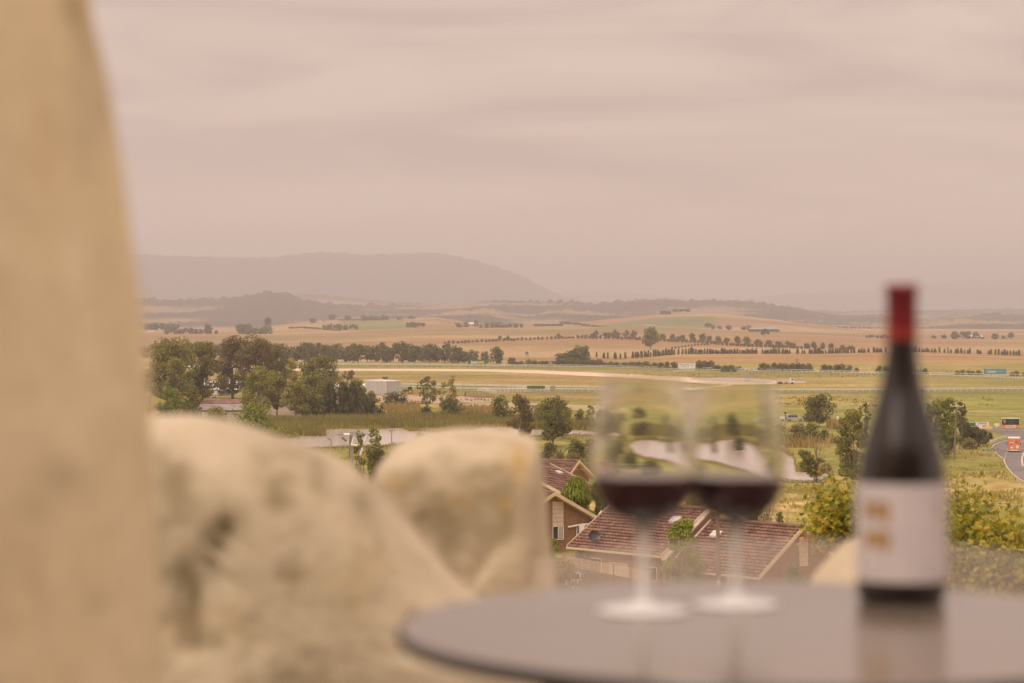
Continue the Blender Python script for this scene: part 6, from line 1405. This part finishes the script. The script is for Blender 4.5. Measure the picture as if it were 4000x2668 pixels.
def wineglass(label, px, footrow, sc):
    Y = HT/(-slope(footrow)); x = (px-2000)/F*Y
    r = empty('wine_glass', (x, Y, tz+.0006), label, 'wine glass'); r.scale = (sc*1.09, sc*1.09, sc)
    outer = smoothprof([(.0080,.0805),(.0185,.0842),(.0300,.0908),(.0385,.1015),(.0434,.116),(.0449,.130),(.0435,.155),(.0405,.180),(.0365,.204),(.0343,.2155)])
    inner = [(max(.0, q[0]-.0011), q[1]+.0004) for q in outer]; inner = smoothprof([(.0005,.0845),(.010,.0850),(.0195,.0868),(.0292,.0930),(.0374,.1032),(.0423,.1168),(.0438,.130),(.0424,.155),(.0394,.180),(.0354,.204),(.0333,.2155)])
    b = MB(); b.lathe([(0,.0805)]+outer+[(.0338,.2160)]+inner[::-1]+[(0,.0843)], 96); b.build('bowl', M['glass'], r, smooth=True)
    MB().lathe([(0,.0119),(.0046,.0120),(.0040,.016),(.0034,.035),(.0034,.056),(.0050,.070),(.0078,.0802),(0,.0802)], 32).build('stem', M['glassfoot'], r, smooth=True)
    MB().lathe([(0,0),(.0385,0),(.0390,.0006),(.0385,.0014),(.030,.0024),(.018,.0042),(.009,.0075),(.005,.0118),(0,.0118)], 96).build('foot', M['glassfoot'], r, smooth=True)
    lv = .1262; win = [q for q in inner if q[1] < lv]
    wl = [(0, win[0][1]+.0001)]+[(max(0,q[0]+.0003), q[1]-.0002) for q in win]+[(.0426,lv),(0,lv)]
    MB().lathe(wl, 96).build('wine', M['wine'], r, smooth=False)
wineglass('wine glass with red wine, the nearer, left one of two on the table', 2514, 2388, 1.0)
wineglass('wine glass with red wine, the right one of two, closest to the bottle', 2874, 2362, .965)

# bottle
Yb = 2.19; xb = 1522/F*Yb; r = empty('wine_bottle', (xb, Yb, tz+.0005), 'dark wine bottle with a pale label and red capsule at the right', 'bottle'); r.scale = (1,1,.985)
M['bottle'] = mat('dark_bottle_glass', (.014,.008,.008), .22, (.018,.011,.010), 40, spec=.6)
prof = [(0,.004),(.020,.004),(.036,.0),(.0405,.002),(.0425,.008)]+smoothprof([(.0427,.012),(.0427,.06),(.0427,.112),(.0423,.122),(.0408,.134),(.0376,.150),(.0325,.168),(.0265,.188),(.0215,.206),(.0178,.224),(.0152,.242),(.0143,.254),(.0141,.262)])
prof += [(.0141,.302),(.0155,.3022),(.0157,.3060),(.0150,.3085),(0,.3085)]
MB().lathe(prof, 96).build('body', M['bottle'], r, smooth=True)
def patch(name, a0, a1, z0, z1, rad, m, par, n=60, th=.0004):
    b = MB(); v = []
    for k in range(n+1):
        a = math.radians(a0+(a1-a0)*k/n)
        for rr, z_ in ((rad,z0),(rad,z1),(rad+th,z1),(rad+th,z0)): v.append((rr*math.sin(a), -rr*math.cos(a), z_))
    f = []
    for k in range(n):
        for q in range(4): f.append((4*k+q, 4*(k+1)+q, 4*(k+1)+(q+1)%4, 4*k+(q+1)%4))
    f += [(3,2,1,0),(4*n,4*n+1,4*n+2,4*n+3)]; b.add(v, f); return b.build(name, m, par, smooth=False)
lb = patch('label', -112, 112, .0215, .1165, .0429, M['labelp'], r)
for z0 in (.082, .054):      # two gold letter-like marks
    for (a0, a1, p0, p1) in ((-62,-52,0,.015),(-46,-37,0,.017),(-62,-37,.0055,.0095),(-34,-24,-.002,.017),(-62,-34,.013,.0165)): patch('emblem', a0, a1, z0+p0, z0+p1, .04335, M['gold'], lb, 8, .0002)
for k in range(4): patch('small_print', 38, 52, .086+k*.004, .0875+k*.004, .04335, M['greyink'], lb, 8, .0002)
MB().lathe([(.0146,.255),(.0146,.3015),(.0163,.302),(.0164,.3065),(.0156,.3092),(0,.3093)], 64).build('capsule', M['capsule'], r, smooth=True)
MB().lathe([(.0149,.2545),(.01485,.2665)], 64).build('capsule_band', M['capsuleband'], r, smooth=True)

# curved clear screen beyond the table
def screen():
    Y = 2.78; b = MB(); n = 48; v = []; th = .008
    for k in range(n+1):
        t = k/n; px = 2095+(4180-2095)*t; e = abs(2*t-1); row = 2108+100*e**2.6
        x = (px-2000)/F*Y; zt_ = 30+slope(row)*Y; yb = Y+.06*(2*t-1)**2
        v += [(x,yb,29.35),(x,yb,zt_),(x,yb+th,zt_),(x,yb+th,29.35)]
    f = []
    for k in range(n):
        for q in range(4): f.append((4*k+q, 4*(k+1)+q, 4*(k+1)+(q+1)%4, 4*k+(q+1)%4))
    b.add(v, f+[(3,2,1,0),(4*n,4*n+1,4*n+2,4*n+3)])
    m, nt, bb = newmat('hazy_clear_acrylic'); setc(bb, 'Base Color', (.66,.58,.52,1)); setc(bb, 'Roughness', .25); tr = nt.nodes.new('ShaderNodeBsdfTransparent'); mx = nt.nodes.new('ShaderNodeMixShader'); mx.inputs[0].default_value = .27
    nt.links.new(tr.outputs[0], mx.inputs[1]); nt.links.new(bb.outputs[0], mx.inputs[2]); nt.links.new(mx.outputs[0], nt.nodes['Material Output'].inputs[0])
    r = empty('glass_screen', (0,0,0), 'low clear hazy screen with a curved top edge standing behind the table', 'glass screen')
    cx = 1100/F*Y; r.location = (cx, Y, 29.0); o = b.build('pane', m, r); o.data.transform(Matrix.Translation((-cx,-Y,-29.0)))
    for q in (-.25,.25): MB().box((q,.02,.19), (.06,.06,.38)).build('clamp', M['steel'], r)
screen()

# ================================================================== CAMERA
cam = bpy.data.cameras.new('camera'); co = bpy.data.objects.new('camera', cam); COL.objects.link(co)
co.location = (0, 0, CAMZ); co.rotation_euler = (pi/2-TH, 0, 0)
cam.sensor_width = 36; cam.lens = F/4000*36; cam.clip_start = .1; cam.clip_end = 80000
cam.dof.use_dof = True; cam.dof.focus_distance = 700; cam.dof.aperture_fstop = 4.7; cam.dof.aperture_blades = 0
scene.camera = co
vs = scene.view_settings; vs.view_transform = 'Standard'; vs.look = 'None'; vs.gamma = 1; vs.exposure = .05
cy = scene.cycles; cy.use_denoising = True; cy.max_bounces = 10; cy.transparent_max_bounces = 12; cy.transmission_bounces = 10; cy.diffuse_bounces = 3; cy.glossy_bounces = 4; cy.volume_bounces = 0
cy.caustics_reflective = False; cy.caustics_refractive = True; cy.sample_clamp_indirect = 6
